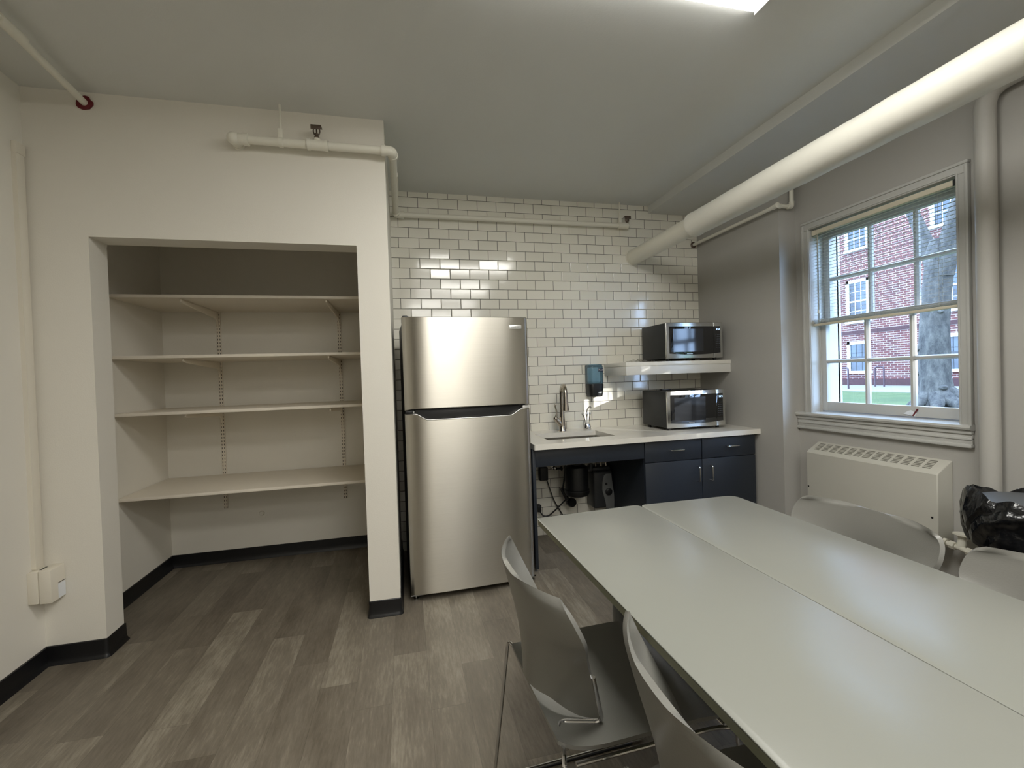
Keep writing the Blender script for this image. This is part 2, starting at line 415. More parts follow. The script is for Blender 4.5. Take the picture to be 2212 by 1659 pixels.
def rpoly(pts, rads, n=6):
    """polygon with rounded corners"""
    out = []; m = len(pts)
    for i in range(m):
        p = Vector(pts[i]); a = Vector(pts[i-1])-p; b = Vector(pts[(i+1) % m])-p; r = rads[i]
        if r <= 0: out.append(tuple(p)); continue
        a = p+a.normalized()*r; b = p+b.normalized()*r
        for k in range(n+1):
            q = k/n; v = a*(1-q)**2+p*2*q*(1-q)+b*q*q; out.append((v.x, v.y))
    return out
def text(name, body, size, mat, parent, loc, rot, extrude=0.0004, align='CENTER', shear=0.0, space=1.0):
    cu = bpy.data.curves.new(name, 'FONT'); cu.body = body; cu.size = size; cu.extrude = extrude; cu.align_x = align; cu.align_y = 'CENTER'; cu.shear = shear; cu.space_character = space
    o = bpy.data.objects.new(name, cu); COL.objects.link(o)
    dg = bpy.context.evaluated_depsgraph_get(); me = bpy.data.meshes.new_from_object(o.evaluated_get(dg))
    bpy.data.objects.remove(o); bpy.data.curves.remove(cu)
    me.materials.clear(); me.materials.append(mat)
    q = bpy.data.objects.new(name, me); COL.objects.link(q); q.location = loc; q.rotation_euler = rot
    if parent is not None: q.parent = parent
    return q

# ------------------------------------------------------------------ room shell
def shell():
    xa, xb = XL-0.15, XW+0.217
    struct(MB().box(xa, xb, YREAR-0.15, YB+0.15, -0.1, 0).obj('floor', M['floor'], smooth=0))
    struct(MB().box(xa, xb, YREAR-0.15, YB+0.15, H, H+0.12).obj('ceiling', M['ceil'], smooth=0))
    struct(MB().box(XS, XW, YREAR, YT, HS, H).obj('trim_1', M['ceil'], smooth=0))          # dropped strip along the window side
    struct(MB().box(xa, XL, YREAR-0.15, YC, 0, H).obj('wall_left', M['wall'], smooth=0))
    w = MB()
    w.box(XL-0.15, XO1, YC, YC+TC, 0, H); w.box(XO1, XO2, YC, YC+TC, ZO, H); w.box(XO2, XC, YC, YB+0.15, 0, H)
    struct(w.obj('wall_closet', M['wall'], smooth=0))
    w = MB(); w.box(xa, XL2, YC+TC, YB+0.15, 0, H); w.box(XL2, XO2, YB, YB+0.15, 0, H)
    struct(w.obj('wall_closet_back', M['wall'], smooth=0))
    struct(MB().box(XL2, XO2, YC+TC, YB, 2.42, 2.5).obj('ceiling_closet', M['wall'], smooth=0))
    struct(MB().box(XC, XR, YT, YB+0.15, 0, H).obj('wall_back', M['tile'], smooth=0))
    struct(MB().box(XR, xb, YR1, YB+0.15, 0, H).obj('wall_right', M['walldim'], smooth=0))
    wy0, wy1, wz0, wz1 = 1.69, 2.566, 0.985, 2.262
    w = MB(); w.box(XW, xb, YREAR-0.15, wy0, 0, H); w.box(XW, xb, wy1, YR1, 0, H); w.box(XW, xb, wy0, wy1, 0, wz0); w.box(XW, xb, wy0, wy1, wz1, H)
    struct(w.obj('wall_window', M['walldim'], smooth=0))
    struct(MB().box(xa, xb, YREAR-0.15, YREAR, 0, H).obj('wall_rear', M['wall'], smooth=0))
    prof = [(0, 0), (0.016, 0), (0.0155, 0.004), (0.011, 0.012), (0.0080, 0.022), (0.007, 0.04), (0.006, HB-0.003), (0.003, HB), (0, HB)]
    pier = [(XO2, YC), (XC, YC)]
    path = [(XL, YREAR), (XL, YC)]
    def corner(p, a, b, q=0.010, n=4):
        p = Vector(p); a = p+(Vector(a)-p).normalized()*q; b = p+(Vector(b)-p).normalized()*q
        for k in range(n+1):
            u = k/n; v = a*(1-u)**2+p*2*u*(1-u)+b*u*u; path.append((v.x, v.y))
    corner((XO1, YC), (XL, YC), (XO1, YC+TC)); path += [(XO1, YC+TC), (XL2, YC+TC), (XL2, YB), (XO2, YB)]
    corner((XO2, YC), (XO2, YB), (XC, YC)); corner((XC, YC), (XO2, YC), (XC, YT)); path.append((XC, YT))
    struct(MB().sweep(path, prof).obj('baseboard_left', M['rubber']))
    d = bpy.data.objects.new('added_door', None); COL.objects.link(d); d.location = (-1.05, YREAR, 0); struct(d)  # added unseen door, gives the steel fridge something dark to reflect
    o = MB().box(-0.46, 0.46, 0.002, 0.045, 0.005, 2.10, 0.002).obj('added_door_leaf', M['reflectdoor'], d)
    m = MB(); m.box(-0.53, -0.465, 0, 0.06, 0, 2.17, 0.002); m.box(0.465, 0.53, 0, 0.06, 0, 2.17, 0.002); m.box(-0.465, 0.465, 0, 0.06, 2.105, 2.17, 0.002); m.obj('added_door_frame', M['dgrey'], d)
    MB().lathe([(0.026, 0), (0.026, 0.008), (0.010, 0.012), (0.010, 0.04), (0.026, 0.05), (0.026, 0.07), (0.001, 0.075)], (0.39, 0.045, 1.0), (0, 1, 0), 20).obj('added_door_knob', M['nickel'], d)
shell()

# ------------------------------------------------------------------ window
def window():
    root = bpy.data.objects.new('window_1', None); COL.objects.link(root); root.location = (XW, 2.13, 1.0); struct(root)
    R = root
    def P(mb, name, mat, smooth=30, par=None):
        o = mb.obj(name, mat, None, smooth=smooth); o.parent = par or R
        o.matrix_parent_inverse = Matrix.Identity(4)
        base = Vector(R.location) if par is None else Vector(R.location)+Vector(par.location)
        o.data.transform(Matrix.Translation(-Vector(R.location))); return o
    y0, y1, zt, zb = 1.704, 2.553, 2.25, 1.0
    xo = XW+0.217
    m = MB()      # jambs and head lining, through the wall to the outside
    m.box(XW, xo+0.01, y1, y1+0.013, zb-0.015, zt); m.box(XW, xo+0.01, y0-0.014, y0, zb-0.015, zt); m.box(XW, xo+0.01, y0-0.014, y1+0.013, zt, zt+0.012)
    m.box(XW+0.055, XW+0.064, y1-0.008, y1, zb, zt); m.box(XW+0.055, XW+0.064, y0, y0+0.008, zb, zt)
    P(m, 'jamb', M['trimdim'])
    m = MB()      # moulded casing on the room side
    for a, b in ((y1-0.002, y1+0.052), (y0-0.052, y0+0.002)):
        s = 1 if a > 2 else -1; i = a if s > 0 else b
        m.box(XW-0.016, XW+0.001, min(i, i+s*0.054), max(i, i+s*0.054), zb, zt-0.0025, 0.003)
        m.box(XW-0.024, XW, min(i+s*0.040, i+s*0.056), max(i+s*0.040, i+s*0.056), zb, zt+0.0395, 0.004)
        m.box(XW-0.021, XW, min(i+s*0.004, i+s*0.013), max(i+s*0.004, i+s*0.013), zb, zt+0.0035, 0.003)
    m.box(XW-0.016, XW+0.001, y0-0.05, y1+0.05, zt-0.002, zt+0.052, 0.003); m.box(XW-0.024, XW, y0-0.056, y1+0.056, zt+0.040, zt+0.056, 0.004)
    m.box(XW-0.021, XW, y0, y1, zt+0.004, zt+0.013, 0.003)
    P(m, 'casing', M['trimdim'])
    m = MB(); m.prism([(XW-0.036, 0.980), (XW-0.040, 0.990), (XW-0.036, 1.001), (XW+0.10, 1.014), (XW+0.217, 0.996), (XW+0.217, 0.975), (XW-0.02, 0.975)], 'y', 1.648, 2.672, 0.0)
    P(m, 'window_sill', M['trimdim'])
    m = MB(); m.box(XW-0.024, XW, 1.650, 2.671, 0.955, 0.978, 0.005); m.box(XW-0.016, XW, 1.652, 2.670, 0.905, 0.957, 0.003); m.box(XW-0.021, XW, 1.652, 2.670, 0.926, 0.940, 0.004); m.box(XW-0.027, XW, 1.650, 2.671, 0.888, 0.907, 0.005)
    P(m, 'apron', M['trimdim'])
    def sash(name, xc, z0, z1, rb, rt, zm, th=0.034):
        a, b = xc-th/2, xc+th/2; m = MB(); st = 0.044
        m.box(a, b, y0+0.002, y0+st, z0, z1, 0.002); m.box(a, b, y1-st, y1-0.002, z0, z1, 0.002)
        m.box(a, b, y0+st, y1-st, z0, z0+rb, 0.002); m.box(a, b, y0+st, y1-st, z1-rt, z1, 0.002)
        for yy in (1.979, 2.240): m.prism([(a, yy-0.006), (a+0.010, yy-0.014), (b-0.010, yy-0.014), (b, yy-0.006), (b, yy+0.006), (b-0.010, yy+0.014), (a+0.010, yy+0.014), (a, yy+0.006)], 'z', z0+rb-0.002, z1-rt+0.002)
        m.prism([(a+0.0002, zm-0.006), (a+0.010, zm-0.0125), (b-0.010, zm-0.0125), (b-0.0002, zm-0.006), (b-0.0002, zm+0.006), (b-0.010, zm+0.0125), (a+0.010, zm+0.0125), (a+0.0002, zm+0.006)], 'y', y0+0.04, y1-0.04)
        s = P(m, name, M['trimdim'])
        g = MB().box(xc-0.002, xc+0.002, y0+st-0.005, y1-st+0.005, z0+rb-0.005, z1-rt+0.005).obj('pane', M['pane'], s, smooth=0)
        g.data.transform(Matrix.Translation(-Vector(R.location)))
    sash('lower_sash', 2.809, 1.016, 1.640, 0.060, 0.036, 1.349)
    sash('upper_sash', 2.848, 1.606, 2.247, 0.036, 0.062, 1.905)
    m = MB(); m.box(xo-0.005, xo+0.03, y1, y1+0.075, 0.97, 2.33, 0.003); m.box(xo-0.005, xo+0.03, y0-0.075, y0, 0.97, 2.33, 0.003); m.box(xo-0.005, xo+0.03, y0-0.075, y1+0.075, zt+0.01, 2.33, 0.003)
    P(m, 'exterior_casing', M['extwhite'])
window()

def blind():
    r = thing('window_blind', 'white slatted blind pulled halfway down inside the window', 'blind', (2.748, 2.131, 2.24))
    L = Vector(r.location)
    def P(mb, n, mat, sm=35):
        o = mb.obj(n, mat, r, smooth=sm); o.data.transform(Matrix.Translation(-L)); return o
    ya, yb = 1.7085, 2.5490
    P(MB().box(2.7345, 2.7640, ya, yb, 2.2100, 2.2385, 0.002), 'head_rail', M['sill'])
    P(MB().box(2.7335, 2.7350, yb-0.030, yb-0.0005, 2.2060, 2.2395), 'end_bracket', M['sill']); P(MB().box(2.7335, 2.7350, ya+0.0005, ya+0.022, 2.2060, 2.2395), 'end_bracket', M['dgrey'])
    m = MB(); zs = []; z = 2.196
    while z > 1.652: zs.append(z); z -= 0.0213
    zs += [1.640, 1.633, 1.627, 1.621, 1.616]
    for k, z in enumerate(zs):
        sag = 0.0007*math.sin(k*2.3)
        def f(u, v, z=z, sag=sag):
            x = 2.7372+0.0245*v; t = (v-0.5)
            return Vector((x, ya+0.002+(yb-ya-0.004)*u, z+sag+0.0012*(1-4*t*t)+0.0032*t)), Vector((0, 0, 1))
        m.sheet(f, 1, 4, 0.0005)
    P(m, 'slats', M['slat'])
    P(MB().box(2.7360, 2.7620, ya+0.001, yb-0.001, 1.5930, 1.6090, 0.004), 'bottom_rail', M['sill'])
    for yy in (1.80, 2.13, 2.46): P(MB().tube([(2.7362, yy, 2.212), (2.7362, yy, 1.605), (2.7622, yy, 1.605), (2.7622, yy, 2.212)], 0.0007, 5), 'ladder_cord', M['slat'])
    P(MB().tube([(2.732, 2.505, 2.21), (2.730, 2.506, 1.70)], 0.0013, 6).lathe([(0.002, 0), (0.006, 0.004), (0.005, 0.02), (0.002, 0.026)], (2.730, 2.506, 1.674), (0, 0, 1), 8), 'lift_cord', M['sill'])
blind()
tag(MB().prism([(2.023, 1.030), (1.962, 1.018), (1.955, 1.034), (1.985, 1.052), (2.000, 1.046)], 'x', 2.786, 2.7915, 0.001).prism([(1.975, 1.022), (1.968, 1.020), (1.944, 1.060), (1.950, 1.063)], 'x', 2.784, 2.787, mi=1).obj('torn_sticker', [M['whiteprint'], M['red']]).__class__ and bpy.data.objects['torn_sticker'], 'small torn white sticker with red strip on the bottom rail of the window', 'sticker')

# ------------------------------------------------------------------ pipes
def elbow(m, c, a, b, r, mi=0):
    c = Vector(c); a = Vector(a); b = Vector(b)
    m.tube(fillet([c+a*r*2.1, c, c+b*r*2.1], r*1.6, 8), r, 14, mi=mi)
    for d in (a, b): m.tube([c+d*r*1.5, c+d*r*2.3], r*1.13, 14, mi=mi)

def big_pipe():
    xc, zc = 1.957, 1.3134+1.957*math.tan(math.radians(27.0))
    D = math.hypot(xc, zc-1.3134); r1 = D*math.sin(math.radians(2.10)); r0 = D*math.sin(math.radians(1.72))
    r = thing('heating_pipe', 'fat white lagged heating pipe running under the ceiling above the window', 'pipe', (xc, 0, zc))
    L = Vector(r.location)
    def P(mb, n, mat):
        o = mb.obj(n, mat, r); o.data.transform(Matrix.Translation(-L)); return o
    P(MB().tube([(xc, 2.70, zc), (xc, YT, zc)], r0, 36), 'bare_end', M['pipew'])
    rng = random.Random(3); path = []; rad = []; y = 2.735
    path.append((xc, y+0.004, zc)); rad.append(r0*0.99); path.append((xc, y, zc)); rad.append(r1*1.0); y -= 0.004; path.append((xc, y, zc)); rad.append(r1*1.035); y -= 0.03; path.append((xc, y, zc)); rad.append(r1*1.03); y -= 0.01; path.append((xc, y, zc)); rad.append(r1)
    while y > YREAR: 
        y -= 0.09; path.append((xc+rng.uniform(-.0012, .0012), y, zc+rng.uniform(-.0012, .0012))); rad.append(r1*(1+rng.uniform(-.012, .012)))
    path[-1] = (xc, YREAR+0.001, zc)
    P(MB().tube(path, rad, 40), 'lagging', M['lagging'])
    P(MB().lathe([(r0+0.004, 0), (r0+0.006, 0.003), (r0, 0.006)], (xc, YT-0.006, zc), (0, 1, 0), 36), 'collar', M['pipew'])
big_pipe()
tag(MB().tube(fillet([(2.682, 1.566, 0), (2.682, 1.566, 2.584), (2.682, YREAR+0.001, 2.584)], 0.10, 10), 0.0385, 24).obj('riser_pipe', M['riserdim']), 'upright lagged pipe on the wall right of the window bending away at the top', 'pipe')

def small_pipe():
    x = 2.548; z = 2.438; rr = 0.0135
    r = thing('condensate_pipe', 'thin white pipe along the side wall below the fat lagged pipe', 'pipe', (x, 3.2, z))
    L = Vector(r.location)
    def P(mb, n, mat):
        o = mb.obj(n, mat, r); o.data.transform(Matrix.Translation(-L)); return o
    P(MB().tube([(x, YT+0.005, z), (x, 2.665, z)], rr, 16), 'pipe_run', M['pipew'])
    y0 = 2.645
    P(MB().tube([(x, y0, z), (2.672, y0, z)], rr, 16), 'cross_pipe', M['pipew'])
    P(MB().tube([(2.672, y0, z), (2.672, y0, 2.69)], rr, 16), 'rising_pipe', M['pipew'])
    m = MB(); elbow(m, (x, y0, z), (0, 1, 0), (1, 0, 0), rr*1.1); m.lathe([(rr*1.2, 0), (rr*1.5, 0.002), (rr*1.5, 0.016), (rr*1.2, 0.018)], (x-0.006, y0-0.018, z), (0, 1, 0), 8); P(m, 'elbow', M['pipew'])
    m = MB(); elbow(m, (2.672, y0, z), (-1, 0, 0), (0, 0, 1), rr*1.15); P(m, 'elbow', M['pipew'])
    P(MB().lathe([(0.026, 0), (0.028, 0.006), (0.016, 0.012)], (x, YT, z), (0, -1, 0), 20), 'escutcheon', M['brass'])
small_pipe()

def sprinkler(m, c):
    """bronze head: body, frame arms and a square deflector plate"""
    x, y, z = c
    m.lathe([(0.013, 0), (0.013, 0.010), (0.009, 0.014), (0.009, 0.026)], c, (0, 0, 1), 12)
    for s in (-1, 1): m.tube(fillet([(x+s*0.010, y, z+0.020), (x+s*0.017, y, z+0.038), (x+s*0.012, y, z+0.062)], 0.008, 4), 0.0035, 6)
    m.tube([(x, y, z+0.024), (x, y, z+0.062)], 0.0042, 6)
    m.box(x-0.026, x+0.026, y-0.020, y+0.020, z+0.060, z+0.065, 0.002); m.box(x-0.026, x+0.026, y-0.0215, y-0.019, z+0.040, z+0.063, 0.001)

def sprinkler_pipe():
    y = YC-0.06; z = 2.564; rr = 0.021; yt = YT-0.045; xe = -0.020
    r = thing('sprinkler_pipe', 'white sprinkler pipe bent round the corner from the closet wall to the tiled wall', 'pipe', (-0.4, y, z))
    L = Vector(r.location)
    def P(mb, n, mat):
        o = mb.obj(n, mat, r); o.data.transform(Matrix.Translation(-L)); return o
    P(MB().tube([(-0.79, y, z), (xe, y, z)], rr, 20), 'closet_run', M['pipew'])
    P(MB().tube([(xe, y, z), (xe, yt, z)], rr, 20), 'side_run', M['pipew'])
    P(MB().tube([(xe, yt, z), (1.865, yt, z)], rr*0.93, 20), 'tile_run', M['pipew'])
    m = MB(); elbow(m, (-0.793, y, z), (1, 0, 0), (0, 1, 0), rr*1.3); m.ball((-0.797, y-0.004, z), rr*1.5, sub=3); P(m, 'elbow', M['pipew'])
    m = MB(); elbow(m, (xe, y, z), (-1, 0, 0), (0, 1, 0), rr*1.22); P(m, 'elbow', M['pipew'])
    m = MB(); elbow(m, (xe, yt, z), (0, -1, 0), (1, 0, 0), rr*1.22); P(m, 'elbow', M['pipew'])
    m = MB(); m.tube([(-0.452, y, z), (-0.348, y, z)], rr*1.22, 20); m.tube([(-0.452, y, z), (-0.437, y, z)], rr*1.36, 20); m.tube([(-0.363, y, z), (-0.348, y, z)], rr*1.36, 20)
    m.lathe([(0.017, 0), (0.017, 0.012), (0.012, 0.014)], (-0.404, y, z+rr), (0, 0, 1), 12); P(m, 'tee', M['pipew'])
    m = MB(); sprinkler(m, (-0.404, y, z+rr+0.012)); P(m, 'sprinkler_head', M['brass'])
    m = MB(); m.tube([(1.80, yt, z), (1.885, yt, z)], rr*1.2, 18); m.ball((1.885, yt, z), rr*1.2); P(m, 'end_cap', M['pipew'])
    m = MB(); sprinkler(m, (1.885, yt, z+0.014)); P(m, 'sprinkler_head', M['brass'])
    for hx, hy in ((-0.578, y), (1.818, yt)):
        m = MB(); m.tube([(hx, hy, z+rr), (hx, hy, H)], 0.0055, 10); m.box(hx-0.012, hx+0.012, hy-0.013, hy+0.013, z+rr-0.003, z+rr+0.045, 0.003)
        m.tube([(hx-0.010, hy, z), (hx+0.010, hy, z)], rr*1.18, 18); P(m, 'hanger', M['pipew'])
    # short strap seen on the side run
    P(MB().box(xe+0.012, xe+0.024, 2.86, 3.13, z-0.010, z+0.016, 0.003), 'strap', M['pipew'])
sprinkler_pipe()

def ceiling_pipe():
    x = -1.4357; z = 2.705
    r = thing('ceiling_pipe', 'thin white pipe near the ceiling entering the closet wall through red sealant', 'pipe', (x, 2.0, z))
    L = Vector(r.location)
    def P(mb, n, mat):
        o = mb.obj(n, mat, r); o.data.transform(Matrix.Translation(-L)); return o
    P(MB().tube([(x+0.06, -1.2, z), (x+0.028, 1.2, z), (x+0.018, 2.1, z), (x-0.018, 2.57, z), (x-0.024, 2.635, z)], 0.0155, 18), 'pipe_run', M['pipew'])
    P(MB().tube([(x+0.019, 2.08, z), (x+0.017, 2.20, z)], 0.0205, 18), 'coupling', M['pipew'])
    m = MB(); rng = random.Random(2); c = (x-0.024, YC, z)
    n = 26; pts = []
    for k in range(n):
        a = 2*PI*k/n; q = 0.034+0.003*rng.uniform(-1, 1); pts.append((c[0]+q*math.cos(a), c[2]+q*math.sin(a)))
    m.prism(pts, 'y', YC-0.009, YC+0.002, 0.003); P(m, 'sealant_ring', M['red'])
ceiling_pipe()

# ------------------------------------------------------------------ raceway and outlet box on the left wall
tag(MB().box(XL, XL+0.0175, 2.563, 2.611, 0.484, 2.44, 0.002).box(XL, XL+0.021, 2.559, 2.615, 2.42, 2.472, 0.003).box(XL, XL+0.019, 2.5600, 2.5645, 0.49, 2.43).obj('cable_raceway', M['raceway']), 'white plastic cable raceway running up the corner of the left wall', 'raceway')
def outlet_box():
    r = thing('outlet_box', 'white surface outlet box at the foot of the corner raceway', 'outlet box', (XL, 2.58, 0.33)); L = Vector(r.location)
    def P(mb, n, mat):
        o = mb.obj(n, mat, r); o.data.transform(Matrix.Translation(-L)); return o
    P(MB().box(XL, XL+0.040, 2.531, 2.626, 0.336, 0.484, 0.003), 'back_box', M['raceway'])
    P(MB().box(XL+0.0415, XL+0.090, 2.533, 2.6275, 0.332, 0.487, 0.005), 'cover', M['raceway'])
    P(MB().box(XL+0.0895, XL+0.0908, 2.577, 2.6235, 0.337, 0.405), 'sticker', M['whiteprint'])
    P(MB().box(XL+0.0895, XL+0.0910, 2.577, 2.6235, 0.408, 0.411), 'sticker_edge', M['dgrey'])
    P(MB().box(XL+0.030, XL+0.040, 2.560, 2.600, 0.4835, 0.4850), 'knockout', M['black'])
outlet_box()

# ------------------------------------------------------------------ closet shelving
def closet():
    yf = 3.165; th = 0.0185
    zs = [1.862, 1.494, 1.150, 0.641]
    names = ['top', 'second', 'third', 'lowest']
    lab = ['white closet shelf, topmost of the four under the dark recess', 'white closet shelf, second from the top of the four', 'white closet shelf, third from the top of the four', 'white closet shelf, lowest of the four above the bare closet floor']
    for k, z in enumerate(zs):
        o = MB().box(XL2+0.002, XO2-0.002, yf, YB-0.0130, z, z+th, 0.0012).obj('closet_shelf', M['shelfw'], loc=((XL2+XO2)/2, yf, z))
        tag(o, lab[k], 'shelf', 'closet shelves')
    for sx, lb in ((-1.326, 'slotted white shelf standard with brackets, left one of the two on the closet back wall'), (-0.484, 'slotted white shelf standard with brackets, right one of the two on the closet back wall')):
        r = thing('shelf_standard', lb, 'shelf standard', (sx, YB, 0.405), 0, 'shelf standards')
        o = MB().box(sx-0.0135, sx+0.0135, YB-0.0125, YB, 0.405, 1.90, 0.001).obj('channel', M['standard'], r); o.data.transform(Matrix.Translation(-Vector(r.location)))
        for z in zs[:3]:
            m = MB(); t = 0.0045
            yb = YB-0.0125
            pts = [(yb+0.0005, z-0.004), (yf+0.035, z-0.004), (yf+0.030, z-0.018), (yf+0.050, z-0.026), (yb-0.060, z-0.052), (yb-0.022, z-0.068), (yb-0.008, z-0.108), (yb, z-0.112)]
            m.prism(pts, 'x', sx-t, sx+t, 0.0008)
            m.box(sx-0.010, sx+0.010, yf+0.033, yb, z-0.0032, z-0.0003)
            o = m.obj('bracket', M['shelfw'], r); o.data.transform(Matrix.Translation(-Vector(r.location)))
    tag(MB().lathe([(0.018, 0), (0.018, 0.010), (0.014, 0.016), (0.001, 0.017)], (-1.087, YB, 0.343), (0, -1, 0), 24).obj('wall_plug', M['wall']), 'small round white plug on the closet back wall below the lowest shelf', 'plug')
closet()

# ------------------------------------------------------------------ fridge
def fridge():
    W = 0.772
    r = thing('refrigerator', 'brushed steel top-freezer refrigerator beside the closet corner', 'refrigerator', (-0.005, 2.742, 0), math.radians(2.6))
    def bow(x): t = (x/W-0.5)*2; return -0.014*(1-t*t)-0.014*(1-t**8)+0.006*max(0, (abs(t)-0.97)/0.03)**2
    def door(z0f, z1f, nx=64, depth=0.052):
        b = bmesh.new(); cols = []
        for i in range(nx+1):
            x = W*i/nx; y = bow(x); z0, z1 = z0f(x), z1f(x); e = 0.004
            ring = [(x, y+e, z0), (x, y, z0+e), (x, y, z1-e), (x, y+e, z1), (x, depth, z1), (x, depth, z0)]
            cols.append([b.verts.new(p) for p in ring])
        for i in range(nx):
            for k in range(6): b.faces.new([cols[i][k], cols[i+1][k], cols[i+1][(k+1) % 6], cols[i][(k+1) % 6]])
        b.faces.new(cols[0]); b.faces.new(cols[-1][::-1]); bmesh.ops.recalc_face_normals(b, faces=b.faces[:])
        return MB().add(b)
    def sm(t): t = max(0, min(1, t)); return t*t*(3-2*t)
    MB().box(0.008, W-0.008, 0.060, 0.640, 0.03, 1.672, 0.004).obj('body', M['dgrey'], r)
    MB().box(0.02, W-0.02, 0.045, 0.075, 0.05, 1.66).obj('gasket', M['black'], r)
    up = door(lambda x: 1.1415-0.006*(1-sm((x-0.0)/0.05))-0.006*(1-sm((W-x)/0.05)), lambda x: 1.6865).obj('freezer_door', M['steel'], r, smooth=28)
    def top(x):
        a = sm((x-0.052)/0.085); c = sm((W-0.052-x)/0.085); return 1.1125-0.038*min(a, c)
    lo = door(lambda x: 0.038, top).obj('fridge_door', M['steel'], r, smooth=28)
    MB().box(0.060, W-0.060, 0.012, 0.056, 1.060, 1.139, 0.006).obj('handle_pocket', M['black'], lo)
    m = MB(); nx = 60; pts = []
    for i in range(nx+1):
        x = 0.045+(W-0.09)*i/nx; pts.append((x, bow(x)+0.0008, top(x)+0.001))
    m.tube(pts, 0.0022, 8); m.obj('handle_trim', M['silver'], lo)
    b = MB().box(0.650, 0.728, bow(0.69)-0.0045, bow(0.69)+0.001, 1.6115, 1.6365, 0.0015); o = b.obj('badge', M['silver'], up)
    text('badge_lettering', 'FRIGIDAIRE', 0.0118, M['badgegrey'], up, (0.689, bow(0.69)-0.0047, 1.624), (PI/2, 0, math.radians(1.2)), 0.0003, space=1.05)
    MB().box(0.004, 0.052, 0.000, 0.05, 1.1125, 1.1345, 0.004).tube([(0.020, 0.01, 1.1235), (0.056, 0.005, 1.1235)], 0.0062, 12, mi=1).obj('center_hinge', [M['black'], M['silver']], r)
    MB().box(W-0.045, W-0.004, 0.004, 0.05, 1.112, 1.132, 0.003).obj('door_stop', M['silver'], r)
    m = MB(); m.prism([(0.004, 1.6715), (0.004, 1.692), (0.012, 1.695), (0.030, 1.695), (0.045, 1.688), (0.075, 1.6875), (0.075, 1.6715)], 'y', 0.006, 0.16, 0.001); m.obj('hinge_cover', M['black'], r)
    MB().box(0.02, W-0.02, 0.055, 0.08, 0.005, 0.05).obj('kick_plate', M['black'], r)
    for fx in (0.030, W-0.030):
        m = MB(); m.lathe([(0.016, 0), (0.016, 0.006), (0.005, 0.008), (0.005, 0.030)], (fx, 0.034, 0), (0, 0, 1), 14); m.box(fx-0.03, fx+0.045, 0.022, 0.06, 0.022, 0.028)
        m.obj('leveling_foot', M['chrome'], r)
fridge()

# ------------------------------------------------------------------ sink counter
def counter():
    x0, x1 = 0.8115, XR; zt, zb = 0.8642, 0.8275; hx0, hx1, hy0, hy1 = 0.962, 1.474, 3.030, 3.385
    m = MB()
    m.prism(rpoly([(x0, 2.852), (x1, 2.8855), (x1, hy0), (x0, hy0)], [0.012, 0, 0, 0]), 'z', zb, zt, 0.0)
    m.box(x0, x1, hy1, YT, zb, zt); m.box(x0, hx0, hy0, hy1, zb, zt); m.box(hx1, x1, hy0, hy1, zb, zt)
    bmesh.ops.remove_doubles(m.bm, verts=m.bm.verts[:], dist=1e-5)
    tag(m.obj('countertop', M['quartz'], smooth=0, loc=(1.7, 3.2, zb)), 'white stone countertop along the tiled wall with a sink cut-out', 'countertop')
    r = thing('sink', 'stainless steel sink basin set under the countertop', 'sink', (1.218, 3.21, 0.65)); L = Vector(r.location)
    b = bmesh.new(); rings = []
    for ins, z in ((0.0, zb), (0.004, zb-0.002), (0.008, 0.70), (0.03, 0.675), (0.08, 0.668)):
        rings.append([b.verts.new((p[0], p[1], z)) for p in rrect(hx0-0.006+ins, hx1+0.006-ins, hy0-0.006+ins, hy1+0.006-ins, 0.03)])
    k = len(rings[0])
    for i in range(len(rings)-1):
        for j in range(k): b.faces.new([rings[i][j], rings[i][(j+1) % k], rings[i+1][(j+1) % k], rings[i+1][j]])
    b.faces.new(rings[-1])
    o = MB().add(b).obj('basin', M['sinksteel'], r); o.data.transform(Matrix.Translation(-L))
    sol = o.modifiers.new('wall', 'SOLIDIFY'); sol.thickness = 0.0015; sol.offset = -1
    o = MB().lathe([(0.045, 0), (0.045, 0.003), (0.02, 0.004), (0.001, 0.002)], (1.218, 3.25, 0.668), (0, 0, 1), 24).obj('drain', M['chrome'], r); o.data.transform(Matrix.Translation(-L))
counter()

def faucet():
    x, y, z = 1.226, 3.468, 0.8642
    r = thing('kitchen_faucet', 'tall nickel gooseneck faucet with a pull-down spray head', 'faucet', (x, y, z))
    MB().lathe([(0.031, 0), (0.031, 0.006), (0.027, 0.012), (0.0255, 0.05), (0.021, 0.11), (0.0185, 0.17), (0.0175, 0.20)], (0, 0, 0), (0, 0, 1), 28).obj('body', M['nickel'], r)
    # gooseneck turned a little towards the room and the right
    dx, dy = -0.14, -0.990
    arc = []
    for k in range(17):
        a = PI*k/16; q = 0.075*(1-math.cos(a)); arc.append((dx*q, dy*q, 0.305+0.062*math.sin(a)))
    MB().tube([(0, 0, 0.195), (0, 0, 0.25)]+arc+[(dx*0.150, dy*0.150, 0.29)], [0.0172]*2+[0.0165]*17+[0.0165], 18).obj('gooseneck', M['nickel'], r)
    ex, ey = dx*0.150, dy*0.150
    MB().lathe([(0.0165, 0.0), (0.0195, -0.02), (0.0205, -0.07), (0.0255, -0.115), (0.026, -0.128), (0.022, -0.131), (0.001, -0.131)], (ex, ey, 0.305), (0, 0, 1), 24).obj('spray_head', M['nickel'], r)
    h = MB(); h.tube([(-0.010, 0, 0.050), (-0.050, 0.0, 0.098)], [0.0235, 0.0195], 18); h.ball((-0.054, 0, 0.103), 0.021, sub=3)
    h.tube(fillet([(-0.058, -0.002, 0.108), (-0.044, -0.004, 0.150), (-0.058, -0.006, 0.205), (-0.052, -0.006, 0.214)], 0.03, 6), [0.0105, 0.0085]+[0.0062]*99 if False else 0.0066, 12); h.ball((-0.054, -0.006, 0.214), 0.0085, sub=2)
    h.obj('lever_handle', M['nickel'], r)
faucet()
